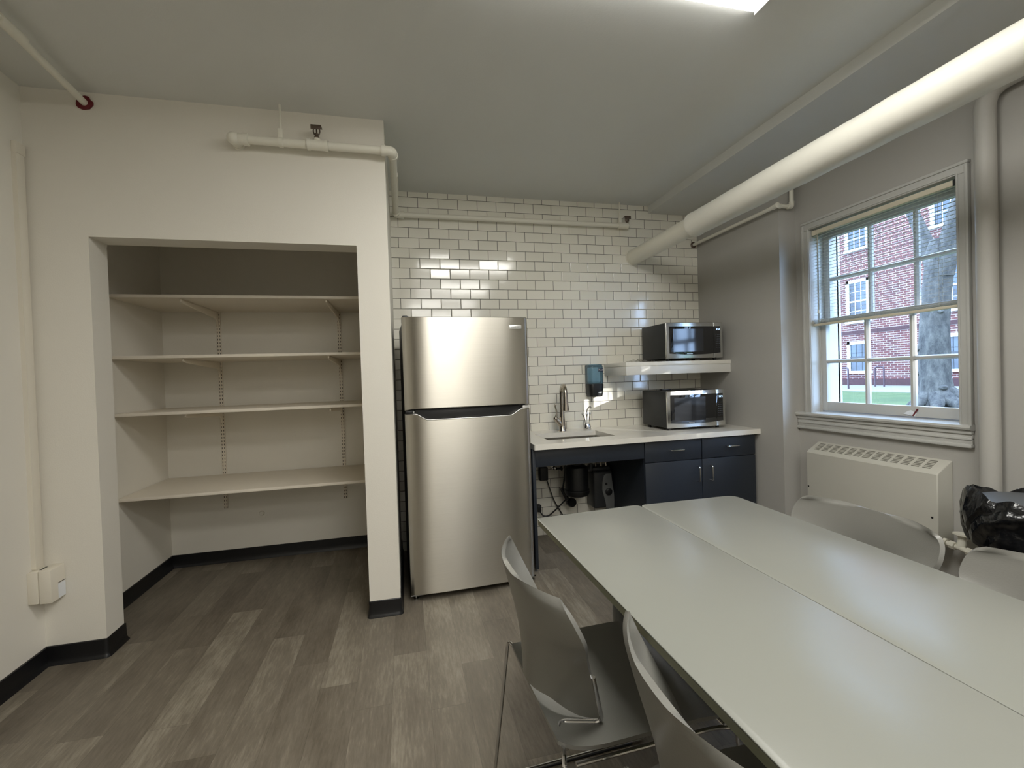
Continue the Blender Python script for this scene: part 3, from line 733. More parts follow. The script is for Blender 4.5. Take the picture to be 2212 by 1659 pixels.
def filter_tap():
    x, y, z = 1.437, 3.462, 0.8642
    r = thing('hot_water_tap', 'small chrome hot water tap with two levers right of the faucet', 'tap', (x, y, z))
    MB().lathe([(0.030, 0), (0.031, 0.004), (0.029, 0.034), (0.023, 0.047), (0.012, 0.052)], (0, 0, 0), (0, 0, 1), 24).obj('base', M['chrome'], r)
    MB().tube(fillet([(0, 0, 0.05), (0, 0, 0.165), (0.006, -0.06, 0.196), (0.006, -0.074, 0.180)], 0.035, 6), 0.0055, 10).lathe([(0.006, 0), (0.0095, 0.012), (0.0095, 0.024), (0.006, 0.034)], (0, 0, 0.108), (0, 0, 1), 12).obj('spout', M['chrome'], r)
    for s in (-1, 1):
        MB().tube(fillet([(s*0.014, 0, 0.045), (s*0.020, -0.004, 0.085), (s*0.040 if s < 0 else 0.022, -0.010, 0.128)], 0.03, 5), 0.0045, 8).ball((s*0.041 if s < 0 else 0.022, -0.010, 0.130), 0.0078, sub=2, sc=(1, 1, 1.7)).obj('lever', M['chrome'], r)
filter_tap()

def cabinets():
    yf = 2.908; x0, xm, x1 = 1.637, 2.0965, 2.556; zt = 0.8265
    r = thing('base_cabinet', 'navy base cabinet with two drawers above two doors', 'cabinet', (x0, yf, 0)); L = Vector(r.location)
    def P(mb, n, mat, par=None):
        o = mb.obj(n, mat, par or r); o.data.transform(Matrix.Translation(-L)); return o
    P(MB().box(x0, x1, yf+0.019, YT-0.001, 0.10, zt).box(x0, x1, yf+0.075, YT-0.001, 0.0, 0.10), 'carcass', M['navy'])
    for a, b, hz in ((x0, xm-0.003, (1.834, 1.939)), (xm+0.003, x1, (2.299, 2.399))):
        d = P(MB().box(a+0.0015, b, yf, yf+0.018, 0.6735, 0.8190, 0.001), 'drawer', M['navy'])
        m = MB(); m.tube(fillet([(hz[0], yf, 0.752), (hz[0], yf-0.028, 0.752), (hz[1], yf-0.028, 0.752), (hz[1], yf, 0.752)], 0.008, 4), 0.0045, 10); P(m, 'drawer_handle', M['chrome'], d)
    for a, b, hx in ((x0, xm-0.0015, 2.057), (xm+0.0015, x1, 2.164)):
        d = P(MB().box(a+0.0015, b, yf, yf+0.018, 0.103, 0.6690, 0.001), 'door', M['navy'])
        m = MB(); m.tube(fillet([(hx, yf, 0.510), (hx, yf-0.030, 0.510), (hx, yf-0.030, 0.620), (hx, yf, 0.620)], 0.014, 5), 0.0045, 10); P(m, 'door_handle', M['chrome'], d)
    r2 = thing('sink_support', 'navy apron panel and end leg carrying the counter under the sink', 'counter support', (0.82, 2.91, 0)); L2 = Vector(r2.location)
    o = MB().box(0.8315, x0-0.002, 2.912, 2.930, 0.7045, zt, 0.001).obj('apron', M['navy'], r2); o.data.transform(Matrix.Translation(-L2))
    o = MB().box(0.810, 0.831, 2.905, YT-0.001, 0.022, zt, 0.001).obj('end_panel', M['navy'], r2); o.data.transform(Matrix.Translation(-L2))
    for yy in (2.94, 3.5):
        o = MB().lathe([(0.008, 0), (0.008, 0.004), (0.005, 0.006), (0.005, 0.022)], (0.8205, yy, 0), (0, 0, 1), 12).obj('leveling_foot', M['chrome'], r2); o.data.transform(Matrix.Translation(-L2))
cabinets()

def under_sink():
    # food waste disposer hanging under the basin
    r = thing('garbage_disposer', 'black cylindrical food waste disposer hanging under the sink', 'garbage disposer', (1.292, 3.36, 0.36))
    MB().lathe([(0.050, 0.300), (0.055, 0.285), (0.055, 0.250), (0.088, 0.232), (0.092, 0.215), (0.092, 0.06), (0.098, 0.055), (0.098, 0.030), (0.088, 0.010), (0.06, 0.0), (0.001, 0.0)], (0, 0, 0), (0, 0, 1), 32).obj('motor_housing', M['black'], r)
    MB().lathe([(0.0935, 0.046), (0.0995, 0.047), (0.0995, 0.050), (0.0935, 0.051)], (0, 0, 0), (0, 0, 1), 32).obj('band', M['dgrey'], r)
    MB().tube(fillet([(0.085, -0.02, 0.20), (0.115, -0.02, 0.20), (0.115, -0.02, 0.25)], 0.02, 5), 0.016, 12).obj('outlet', M['dgrey'], r)
    # hot water tank on the wall
    r = thing('hot_water_tank', 'dark under-sink water tank with a curved grey control face', 'water tank', (1.545, 3.50, 0.24))
    MB().box(-0.085, 0.085, -0.08, 0.078, -0.02, 0.285, 0.02, 3).box(-0.080, 0.075, -0.06, 0.07, 0.283, 0.315, 0.01).obj('case', M['dgrey'], r)
    pts = [(0.018, -0.03), (0.012, 0.02), (0.000, 0.075), (-0.014, 0.13), (-0.014, 0.19), (0.000, 0.245), (0.020, 0.262), (0.068, 0.262), (0.074, 0.21), (0.080, 0.16), (0.088, 0.10), (0.090, 0.04), (0.086, -0.03)]
    f = MB().prism(pts, 'y', -0.092, -0.078, 0.004).obj('control_face', M['grey'], r)
    MB().lathe([(0.029, 0), (0.029, 0.010), (0.022, 0.014), (0.001, 0.014)], (0.040, -0.090, 0.115), (0, -1, 0), 22).obj('dial', M['black'], f)
    MB().lathe([(0.010, 0), (0.010, 0.006), (0.001, 0.007)], (0.020, -0.090, 0.180), (0, -1, 0), 14).obj('button', M['black'], f)
    for q in (-0.035, 0.012, 0.055): MB().tube([(q, -0.02, 0.31), (q, -0.02, 0.35)], [0.008, 0.005], 10).obj('pipe_fitting', M['nickel'], r)
    tag(MB().tube(fillet([(1.600, 3.47, 0.585), (1.598, 3.46, 0.64), (1.56, 3.43, 0.705), (1.47, 3.41, 0.735), (1.42, 3.42, 0.75), (1.44, 3.455, 0.82)], 0.05, 6), 0.005, 8).obj('water_tube', M['whiteprint']), 'thin white water tube looping above the under-sink tank', 'tube')
    # plug-in transformer and cords
    r = thing('power_adapter', 'black plug-in power adapter with trailing cord under the sink', 'power adapter', (1.078, YT, 0.515))
    MB().box(-0.035, 0.035, -0.055, 0.0, -0.055, 0.055, 0.008, 3).obj('plug_body', M['black'], r)
    MB().tube(fillet([(0.028, -0.03, -0.05), (0.055, -0.03, -0.14), (0.090, -0.025, -0.24), (0.15, -0.02, -0.34), (0.19, -0.02, -0.42), (0.23, -0.02, -0.51)], 0.06, 5), 0.0042, 8).obj('cord', M['black'], r)
    r = thing('appliance_cord', 'black cord looping from the disposer with an inline switch', 'power cord', (1.22, 3.42, 0.40))
    MB().tube(fillet([(0.012, 0.02, 0.22), (0.006, 0.03, 0.10), (-0.010, 0.04, 0.0)], 0.06, 5), 0.0075, 8).obj('conduit', M['black'], r)
    MB().tube([(-0.022, 0.045, 0.000), (-0.012, 0.045, -0.008), (0.030, 0.05, -0.095)], [0.012, 0.017, 0.017], 12).obj('inline_switch', M['black'], r)
    MB().lathe([(0.034, -0.02), (0.038, -0.012), (0.038, 0.012), (0.034, 0.02)], (0.066, 0.05, -0.120), (0.25, -1, 0), 20).tube([(0.02, 0.05, -0.118), (0.066, 0.05, -0.12)], 0.013, 10).obj('plug_head', M['black'], r)
    MB().tube(fillet([(0.020, 0.06, -0.095), (-0.05, 0.075, -0.165), (-0.12, 0.09, -0.225), (-0.165, 0.10, -0.225), (-0.19, 0.11, -0.18), (-0.192, 0.115, -0.15)], 0.05, 6), 0.0062, 8).box(-0.207, -0.175, 0.10, 0.16, -0.19, -0.135, 0.004).obj('cord', M['black'], r)
    r = thing('shutoff_valve', 'small chrome shutoff valve on the tiles under the sink', 'valve', (1.178, YT, 0.553))
    MB().lathe([(0.024, 0), (0.02, 0.006), (0.009, 0.008), (0.009, 0.045), (0.013, 0.046), (0.013, 0.062), (0.001, 0.064)], (0, 0, 0), (0, -1, 0), 18).obj('valve_body', M['chrome'], r)
    MB().tube([(0.0, -0.052, 0.0), (0.045, -0.052, -0.004)], 0.008, 10).lathe([(0.017, 0), (0.02, 0.005), (0.017, 0.010)], (0.045, -0.052, -0.004), (1, 0, 0), 12).obj('valve_knob', M['black'], r)
    MB().tube([(0.0, -0.05, 0.0), (0.002, -0.05, 0.15)], 0.005, 8).obj('supply_line', M['nickel'], r)
under_sink()

# ------------------------------------------------------------------ wall shelf, microwaves, dispenser
def wall_shelf():
    r = thing('wall_shelf', 'thick white floating shelf holding the upper microwave', 'shelf', (1.655, 3.185, 1.298)); L = Vector(r.location)
    o = MB().box(1.655, XR, 3.185, YT, 1.3665, 1.3975, 0.0015).obj('top_slab', M['quartz'], r); o.data.transform(Matrix.Translation(-L))
    o = MB().box(1.657, XR, 3.188, YT, 1.2985, 1.3660, 0.0015).obj('box_front', M['trimw'], r); o.data.transform(Matrix.Translation(-L))
wall_shelf()

SEG = {'0': 'abcdef', '1': 'bc', '2': 'abged', '3': 'abgcd', '4': 'fgbc', '5': 'afgcd', '6': 'afgedc', '7': 'abc', '8': 'abcdefg', '9': 'abcdfg'}
def digits(m, s, x, y, z, h):
    w = h*0.55; t = h*0.13
    for ch in s:
        if ch == ':':
            for q in (0.3, 0.7): m.box(x, x+t, y-0.0004, y, z+h*q-t/2, z+h*q+t/2)
            x += t*2.2; continue
        for g in SEG[ch]:
            a, b, c, d = {'a': (0, w, h-t, h), 'd': (0, w, 0, t), 'g': (0, w, h/2-t/2, h/2+t/2), 'f': (0, t, h/2, h), 'b': (w-t, w, h/2, h), 'e': (0, t, 0, h/2), 'c': (w-t, w, 0, h/2)}[g]
            m.box(x+a, x+b, y-0.0004, y, z+c, z+d)
        x += w*1.38

def microwave(label, loc, clock):
    """origin at the bottom front left corner of the feet; the front face is y = 0"""
    W, D, Hh, ft = 0.508, 0.372, 0.283, 0.019
    r = thing('microwave_oven', label, 'microwave', loc, 0, 'microwaves')
    z0, z1 = ft, ft+Hh
    MB().box(0.003, W-0.003, 0.014, D, z0+0.003, z1-0.002, 0.004).obj('case', M['mwside'], r)
    xd = 0.425
    d = MB().box(0, xd-0.001, 0, 0.016, z0, z1, 0.0035, 3).obj('door', M['mwsteel'], r)
    p = MB().box(xd+0.0005, W, 0, 0.016, z0, z1, 0.0035, 3).obj('control_panel', M['mwsteel'], r)
    def low(x): t = (x-0.25)/0.228; return z0+0.040-0.012*(1-t*t)
    def up(x): return z1-0.031
    def glass(a, b, ra, rb):
        n = 24; bot = [(a+(b-a)*k/n, low(a+(b-a)*k/n)) for k in range(n+1)]
        top = [(b, up(b)), (a, up(a))]; pts = bot+top
        return MB().prism(pts, 'y', -0.0022, 0.002, 0.0008)
    glass(0.027, xd-0.001, 0, 0).obj('door_glass', M['mwglass'], d)
    glass(xd+0.0005, 0.486, 0, 0).obj('panel_glass', M['mwglass'], p)
    MB().box(0.060, 0.330, -0.0026, -0.0018, z0+0.052, z1-0.052, 0.0).obj('viewing_mesh', M['mwmesh'], d)
    m = MB(); digits(m, clock, 0.450, -0.0024, z1-0.062, 0.0135); m.obj('clock', M['digits'], p)
    m = MB()
    for a in range(3):
        for b in range(7): m.box(0.4435+a*0.0135, 0.4510+a*0.0135, -0.0027, -0.0022, z1-0.102-b*0.0168, z1-0.0985-b*0.0168)
    m.obj('buttons', M['greyprint'], p)
    text('badge_lettering', 'FRIGIDAIRE', 0.0098, M['silver'], d, (0.206, -0.0025, z0+0.036), (PI/2, 0, 0), 0.0004)
    for fx in (0.04, W-0.04):
        for fy in (0.05, D-0.04): MB().lathe([(0.013, 0), (0.015, ft*0.6), (0.015, z0+0.004)], (fx, fy, 0), (0, 0, 1), 14).obj('foot', M['black'], r)
    return r
M['mwmesh'] = paint('microwave_window_mesh', (34, 36, 40), 0.10, 0.1, 0.0, spec=0.7, vscale=60)
microwave('steel and black microwave sitting on the floating shelf', (1.995, 3.170, 1.3975), '0:52')
microwave('steel and black microwave sitting on the countertop', (1.928, 3.073, 0.8642), '9:27')
tag(MB().box(-0.042, 0.042, -0.022, 0.022, 0, 0.010, 0.004).obj('magnet_clip', M['black']), 'small flat black object on top of the countertop microwave', 'clip').location = (2.075, 3.33, 1.1645)

def film():
    b = bmesh.new(); rng = random.Random(5); n = 14; g = []
    for i in range(n+1):
        row = []
        for j in range(7):
            u, v = i/n, j/6; e = math.sin(PI*u)*math.sin(PI*v)
            row.append(b.verts.new((1.72+0.25*u, 3.28+0.12*v+rng.uniform(-.006, .006), 1.3995+e*rng.uniform(0.004, 0.034))))
        g.append(row)
    for i in range(n):
        for j in range(6): b.faces.new([g[i][j], g[i+1][j], g[i+1][j+1], g[i][j+1]])
    o = MB().add(b).obj('plastic_wrapper', M['film'], smooth=20); s = o.modifiers.new('film', 'SOLIDIFY'); s.thickness = 0.0004
    tag(o, 'crumpled clear plastic wrapper on the floating shelf beside the microwave', 'wrapper')
film()

def dispenser():
    x0, x1, yb, yf = 1.478, 1.608, YT, 3.472; z0, zm, z1 = 1.128, 1.234, 1.396
    r = thing('soap_dispenser', 'blue and black wall soap dispenser left of the floating shelf', 'dispenser', ((x0+x1)/2, YT, z0)); L = Vector(r.location)
    def P(mb, n, mat, par=None):
        o = mb.obj(n, mat, par or r); o.data.transform(Matrix.Translation(-L)); return o
    c = (x0+x1)/2; w = (x1-x0)/2
    def ring(z, s, d): return [(c+px*s, yb-0.012-(py)*d, z) for px, py in rr0]
    rr0 = rrect(-w, w, 0, yb-0.012-yf, [0.035, 0.035, 0.004, 0.004], 8)
    def loft(rows):
        b = bmesh.new(); R = [[b.verts.new(q) for q in ring(*t)] for t in rows]; k = len(R[0])
        for i in range(len(R)-1):
            for j in range(k): b.faces.new([R[i][j], R[i][(j+1) % k], R[i+1][(j+1) % k], R[i+1][j]])
        b.faces.new(R[0][::-1]); b.faces.new(R[-1]); bmesh.ops.recalc_face_normals(b, faces=b.faces[:]); return MB().add(b)
    P(MB().box(x0+0.004, x1-0.004, yb-0.013, yb, z0+0.02, z1-0.004, 0.004), 'back_plate', M['dgrey'])
    t = P(loft([(zm+0.001, 0.985, 0.97), (zm+0.01, 1.0, 1.0), (z1-0.05, 1.0, 1.0), (z1-0.018, 0.98, 0.97), (z1-0.005, 0.93, 0.90), (z1, 0.84, 0.80)]), 'soap_tank', M['bluetank'])
    p = P(loft([(z0, 0.82, 0.84), (z0+0.006, 0.88, 0.92), (z0+0.03, 0.93, 0.97), (zm-0.01, 1.0, 1.0), (zm, 0.99, 0.98)]), 'push_bar', M['black'])
    P(MB().box(c+0.010, c+0.056, yf-0.0012, yf+0.004, z1-0.060, z1-0.036, 0.002), 'brand_label', M['blueprint'], t)
    o = text('brand_lettering', 'Purell', 0.0175, M['whiteprint'], t, (c+0.033-L.x, yf-0.0014-L.y, z1-0.048-L.z), (PI/2, 0, 0), 0.0003)
    o = text('maker_lettering', 'GOJO', 0.0115, M['whiteprint'], p, (c+0.022-L.x, yf+0.0035-L.y, z0+0.034-L.z), (PI/2-0.05, 0, 0), 0.0012, shear=0.2)
    P(MB().box(c-0.035, c+0.035, yf+0.02, yb-0.02, zm+0.012, z1-0.03, 0.012, 3), 'refill_bag', M['whiteprint'], t)
dispenser()

# ------------------------------------------------------------------ heater under the window
def heater():
    xf, xb, ya, yb, z0, zf, zbk = 2.620, XW, 1.7455, 2.5200, 0.352, 0.756, 0.808
    r = thing('convector_heater', 'cream metal convector heater cabinet under the window', 'heater', (xb, 2.13, z0)); L = Vector(r.location)
    def P(mb, n, mat, par=None):
        o = mb.obj(n, mat, par or r); o.data.transform(Matrix.Translation(-L)); return o
    cab = P(MB().prism([(xf, z0), (xf, zf-0.012), (xf+0.010, zf), (xb-0.012, zbk), (xb, zbk), (xb, z0)], 'y', ya, yb, 0.006, 3), 'cabinet', M['heater'])
    sl = (zbk-zf)/(xb-0.012-xf-0.010); ang = math.atan(sl)
    m = MB(); n = 13; pitch = (2.508-1.802)/n
    for k in range(n):
        yc = 1.802+pitch*(k+0.5)-0.015
        for s in range(6):
            q = 0.018+s*0.0105; xx = xf+0.010+q; zz = zf+q*sl
            w = 0.0026
            m.prism([(xx-w, zz-w*sl+0.0004), (xx-w, zz-w*sl+0.0012), (xx+w, zz+w*sl+0.0012), (xx+w, zz+w*sl+0.0004)], 'y', yc-0.019, yc+0.019)
    P(m, 'grille', M['grille'])
    for yy, zz in ((2.508, 0.516), (1.772, 0.520)):
        P(MB().lathe([(0.0055, 0), (0.0055, 0.0015), (0.001, 0.002)], (xf, yy, zz), (-1, 0, 0), 10), 'screw', M['black'])
    r2 = thing('radiator_valve', 'white painted valve and pipe beside the heater', 'valve', (2.66, 1.70, 0.39)); L2 = Vector(r2.location)
    def Q(mb, n, mat):
        o = mb.obj(n, mat, r2); o.data.transform(Matrix.Translation(-L2)); return o
    Q(MB().tube([(2.655, 1.748, 0.400), (2.655, 1.70, 0.396), (2.62, 1.52, 0.385), (2.66, 1.45, 0.38)], 0.0125, 12), 'pipe_run', M['pipew'])
    for a, b, q in (((2.655, 1.745, 0.400), (2.655, 1.730, 0.399), 0.021), ((2.653, 1.715, 0.398), (2.650, 1.690, 0.397), 0.020), ((2.640, 1.635, 0.393), (2.636, 1.610, 0.392), 0.019)): Q(MB().tube([a, b], q, 8), 'union_nut', M['pipew'])
    Q(MB().tube([(2.655, 1.672, 0.396), (2.672, 1.672, 0.448)], 0.018, 12).lathe([(0.028, 0), (0.040, 0.006), (0.040, 0.014), (0.026, 0.019)], (2.670, 1.672, 0.448), (0.15, 0, 1), 16), 'handwheel', M['pipew'])
heater()

# ------------------------------------------------------------------ bin
def bin_():
    cx, cy = 2.405, 1.235
    r = thing('trash_can', 'grey trash can with a black bag turned over its rim', 'trash can', (cx, cy, 0))
    MB().lathe([(0.155, 0), (0.16, 0.004), (0.196, 0.72), (0.204, 0.73), (0.204, 0.75), (0.19, 0.752)], (0, 0, 0), (0, 0, 1), 40).obj('can', M['cangrey'], r)
    rng = random.Random(11); b = bmesh.new(); rows = []; n = 96
    ph = [rng.uniform(0, 6.28) for _ in range(8)]
    for t, (rad, z, a) in enumerate(((0.150, 0.50, 0.004), (0.185, 0.66, 0.006), (0.200, 0.745, 0.008), (0.212, 0.775, 0.010), (0.226, 0.760, 0.010), (0.236, 0.710, 0.010), (0.240, 0.675, 0.010), (0.234, 0.630, 0.012), (0.224, 0.585, 0.012), (0.217, 0.560, 0.010), (0.212, 0.562, 0.004))):
        row = []
        for k in range(n):
            q = 2*PI*k/n
            w = a*(0.5*math.sin(5*q+ph[0]+t*0.5)+0.35*math.sin(11*q+ph[1]-t*0.7)+0.3*math.sin(19*q+ph[2]+t*0.9)+0.2*rng.uniform(-1, 1))
            zz = z+(0.020*math.sin(2*q+ph[3])+0.010*math.sin(7*q+ph[4])+0.006*math.sin(13*q+ph[5]))*(1 if t > 1 else 0.3)
            if rad+w < 0.212 and 3 <= t: w = 0.212-rad
            row.append(b.verts.new(((rad+w)*math.cos(q), (rad+w)*math.sin(q), zz)))
        rows.append(row)
    for i in range(len(rows)-1):
        for k in range(n): b.faces.new([rows[i][k], rows[i][(k+1) % n], rows[i+1][(k+1) % n], rows[i+1][k]])
    o = MB().add(b).obj('bin_bag', M['bag'], r, smooth=60)
    s = o.modifiers.new('film', 'SOLIDIFY'); s.thickness = 0.0008
bin_()

# ------------------------------------------------------------------ tables
def table(label, poly, rads, colx):
    z = 0.737
    c = (sum(p[0] for p in poly)/4, sum(p[1] for p in poly)/4)
    r = thing('meeting_table', label, 'table', (c[0], c[1], 0), 0, 'meeting tables'); L = Vector(r.location)
    pts = rpoly(poly, rads, 8)
    o = MB().prism(pts, 'z', z-0.004, z, 0.0015).obj('tabletop', M['tabletop'], r); o.data.transform(Matrix.Translation(-L))
    b = bmesh.new(); R = []
    cen = Vector((c[0], c[1]))
    for zz, ins in ((z-0.0042, 0.0), (z-0.022, 0.0), (z-0.030, 0.010)):
        row = []
        for p in pts:
            d = Vector(p)-cen; d = Vector((d.x/abs(d.x) if abs(d.x) > 1e-6 else 0, d.y/abs(d.y) if abs(d.y) > 1e-6 else 0))
            row.append(b.verts.new((p[0]-d.x*ins, p[1]-d.y*ins, zz)))
        R.append(row)
    k = len(pts)
    for i in range(2):
        for j in range(k): b.faces.new([R[i][j], R[i][(j+1) % k], R[i+1][(j+1) % k], R[i+1][j]])
    b.faces.new(R[0]); b.faces.new(R[-1][::-1]); bmesh.ops.recalc_face_normals(b, faces=b.faces[:])
    o = MB().add(b).obj('edge_band', M['tableedge'], r, smooth=30); o.data.transform(Matrix.Translation(-L))
    for yy in (1.56, 0.16):
        m = MB(); m.tube([(colx, yy, 0.02), (colx, yy, z-0.032)], 0.0225, 20); m.box(colx-0.20, colx+0.20, yy-0.03, yy+0.03, 0.008, 0.034, 0.008, 3); m.box(colx-0.16, colx+0.16, yy-0.02, yy+0.02, z-0.038, z-0.0305)
        for s in (-1, 1): m.lathe([(0.014, 0), (0.014, 0.010)], (colx+s*0.18, yy, 0), (0, 0, 1), 12)
        o = m.obj('leg', M['grey'], r); o.data.transform(Matrix.Translation(-L))
table('grey-topped table on the near side of the seam, nearer the fridge', [(0.5115, -0.03), (0.9495, -0.03), (0.9765, 1.803), (0.5025, 1.7665)], [0.03, 0.03, 0.035, 0.022], 0.752)
table('grey-topped table on the far side of the seam, nearer the window', [(0.9510, -0.03), (1.4035, -0.03), (1.4545, 1.7955), (0.9780, 1.796)], [0.03, 0.03, 0.05, 0.035], 1.215)

# ------------------------------------------------------------------ chairs (local x forward, origin on the floor under the rear edge of the seat)
def make_chair(label, loc, rz):
    r = thing('stacking_chair', label, 'chair', loc, rz, 'grey stacking chairs')
    # seat pan
    def seat(u, v):
        x = 0.455*u; hw = 0.232-0.030*(1-min(1, u/0.25))**2
        if u > 0.85: hw -= 0.03*((u-0.85)/0.15)**2
        y = hw*(2*v-1); q = 2*v-1
        z = 0.447-0.012*(1-q*q)*math.sin(PI*min(1, u*1.05))-0.022*max(0, (u-0.78)/0.22)**2+0.006*abs(q)**3
        if u < 0.12: z += 0.010*((0.12-u)/0.12)**2
        return Vector((x, y, z)), Vector((0, 0, 1))
    MB().sheet(seat, 26, 26, 0.010).obj('seat', M['chairp'], r, smooth=50)
    # back shell: wide and wrapped at the top, narrow at the bottom
    zt, zb = 0.8005, 0.4601
    kn = [0.1558, 0.1663, 0.1934, 0.2575, 0.2519]
    def halfw(t):
        f = min(3, int(t*4)); u = t*4-f
        a, b, c, d = kn[max(0, f-1)], kn[f], kn[f+1], kn[min(4, f+2)]
        cut = 0.034*(1-math.sqrt(max(0, 1-(max(0, t-0.89)/0.11)**2)))
        return -cut+0.5*((2*b)+(c-a)*u+(2*a-5*b+4*c-d)*u*u+(3*b-a-3*c+d)*u**3)
    def bp_(u, v):
        t = v; q = 2*u-1; aq = abs(q)
        y = halfw(t)*q
        z = zb+(zt-zb)*t
        k = max(0.0, min(1.0, (aq-0.50)/0.42)); arch = 0.034*(1-k*k*(3-2*k))
        z += arch*(1-t)**4
        x = -0.0097-0.0418*t+0.0143*math.sin(PI*t)+(0.1404-0.0783*t)*aq**2.443
        return Vector((x, y, z))
    def back(u, v):
        e = 1e-3
        a = bp_(min(1, u+e), v)-bp_(max(0, u-e), v); c = bp_(u, min(1, v+e))-bp_(u, max(0, v-e))
        return bp_(u, v), a.cross(c).normalized()
    MB().sheet(back, 40, 44, 0.0125).obj('backrest', M['chairp'], r, smooth=60)
    rr = 0.0056
    for s in (-1, 1):
        m = MB()
        m.tube(fillet([(0.104, s*0.1790, 0.580), (0.118, s*0.1680, 0.520), (0.1345, s*0.1610, 0.450), (0.030, s*0.125, 0.450), (0.000, s*0.246, 0.454), (-0.060, s*0.250, 0.012), (0.02, s*0.251, 0.008), (0.50, s*0.251, 0.008), (0.462, s*0.240, 0.418), (0.400, s*0.236, 0.428), (0.030, s*0.236, 0.432)], 0.022, 6), rr, 10)
        m.obj('frame', M['chrome'], r)
        MB().box(0.06, 0.44, s*0.251-0.0085, s*0.251+0.0085, 0.0, 0.0085, 0.003).obj('floor_glide', M['black'], r)
    MB().tube([(0.43, -0.238, 0.428), (0.43, 0.238, 0.428)], rr, 10).obj('front_bar', M['chrome'], r)
    MB().tube([(0.015, -0.135, 0.440), (0.015, 0.135, 0.440)], rr, 10).obj('rear_bar', M['chrome'], r)
    return r
c0 = make_chair('grey stacking chair nearest the fridge with its chrome leg in view', (0.3088, 1.1947, 0), 0.0367)
dup(c0, (0.4297, 0.6615, 0), -0.0479, 'grey stacking chair at the bottom edge of the photo, cut off below its backrest')
dup(c0, (1.5500, 1.262, 0), 3.1447, 'grey stacking chair across the table in front of the heater')
dup(c0, (1.540, 0.690, 0), 3.115, 'grey stacking chair across the table in front of the trash can')

# ------------------------------------------------------------------ ceiling lights
def fixture(label, y1):
    x0, x1 = 0.19, 1.411; y0 = y1-0.56; z0 = 2.722
    r = thing('ceiling_light', label, 'light', ((x0+x1)/2, (y0+y1)/2, H), 0, 'ceiling lights'); L = Vector(r.location)
    m = MB(); t = 0.006
    m.box(x0, x0+t, y0, y1, z0, H); m.box(x1-t, x1, y0, y1, z0, H)
    m.box(x0, x1, y0, y1, H-0.013, H)
    o = m.obj('housing', M['trimw'], r, smooth=0); o.data.transform(Matrix.Translation(-L))
    o = MB().prism([(y0, z0+0.012), (y0+0.03, z0), (y1-0.03, z0), (y1, z0+0.012), (y1, H-0.014), (y0, H-0.014)], 'x', x0+t, x1-t).obj('diffuser', M['lens'], r, smooth=0); o.data.transform(Matrix.Translation(-L))
fixture('lit ceiling light panel at the top edge of the photo', 1.548)
fixture('lit ceiling light panel behind the camera, second in the row', -0.02)
fixture('lit ceiling light panel far behind the camera, third in the row', -1.78)
fixture('lit ceiling light panel farthest behind the camera, last in the row', -3.30)

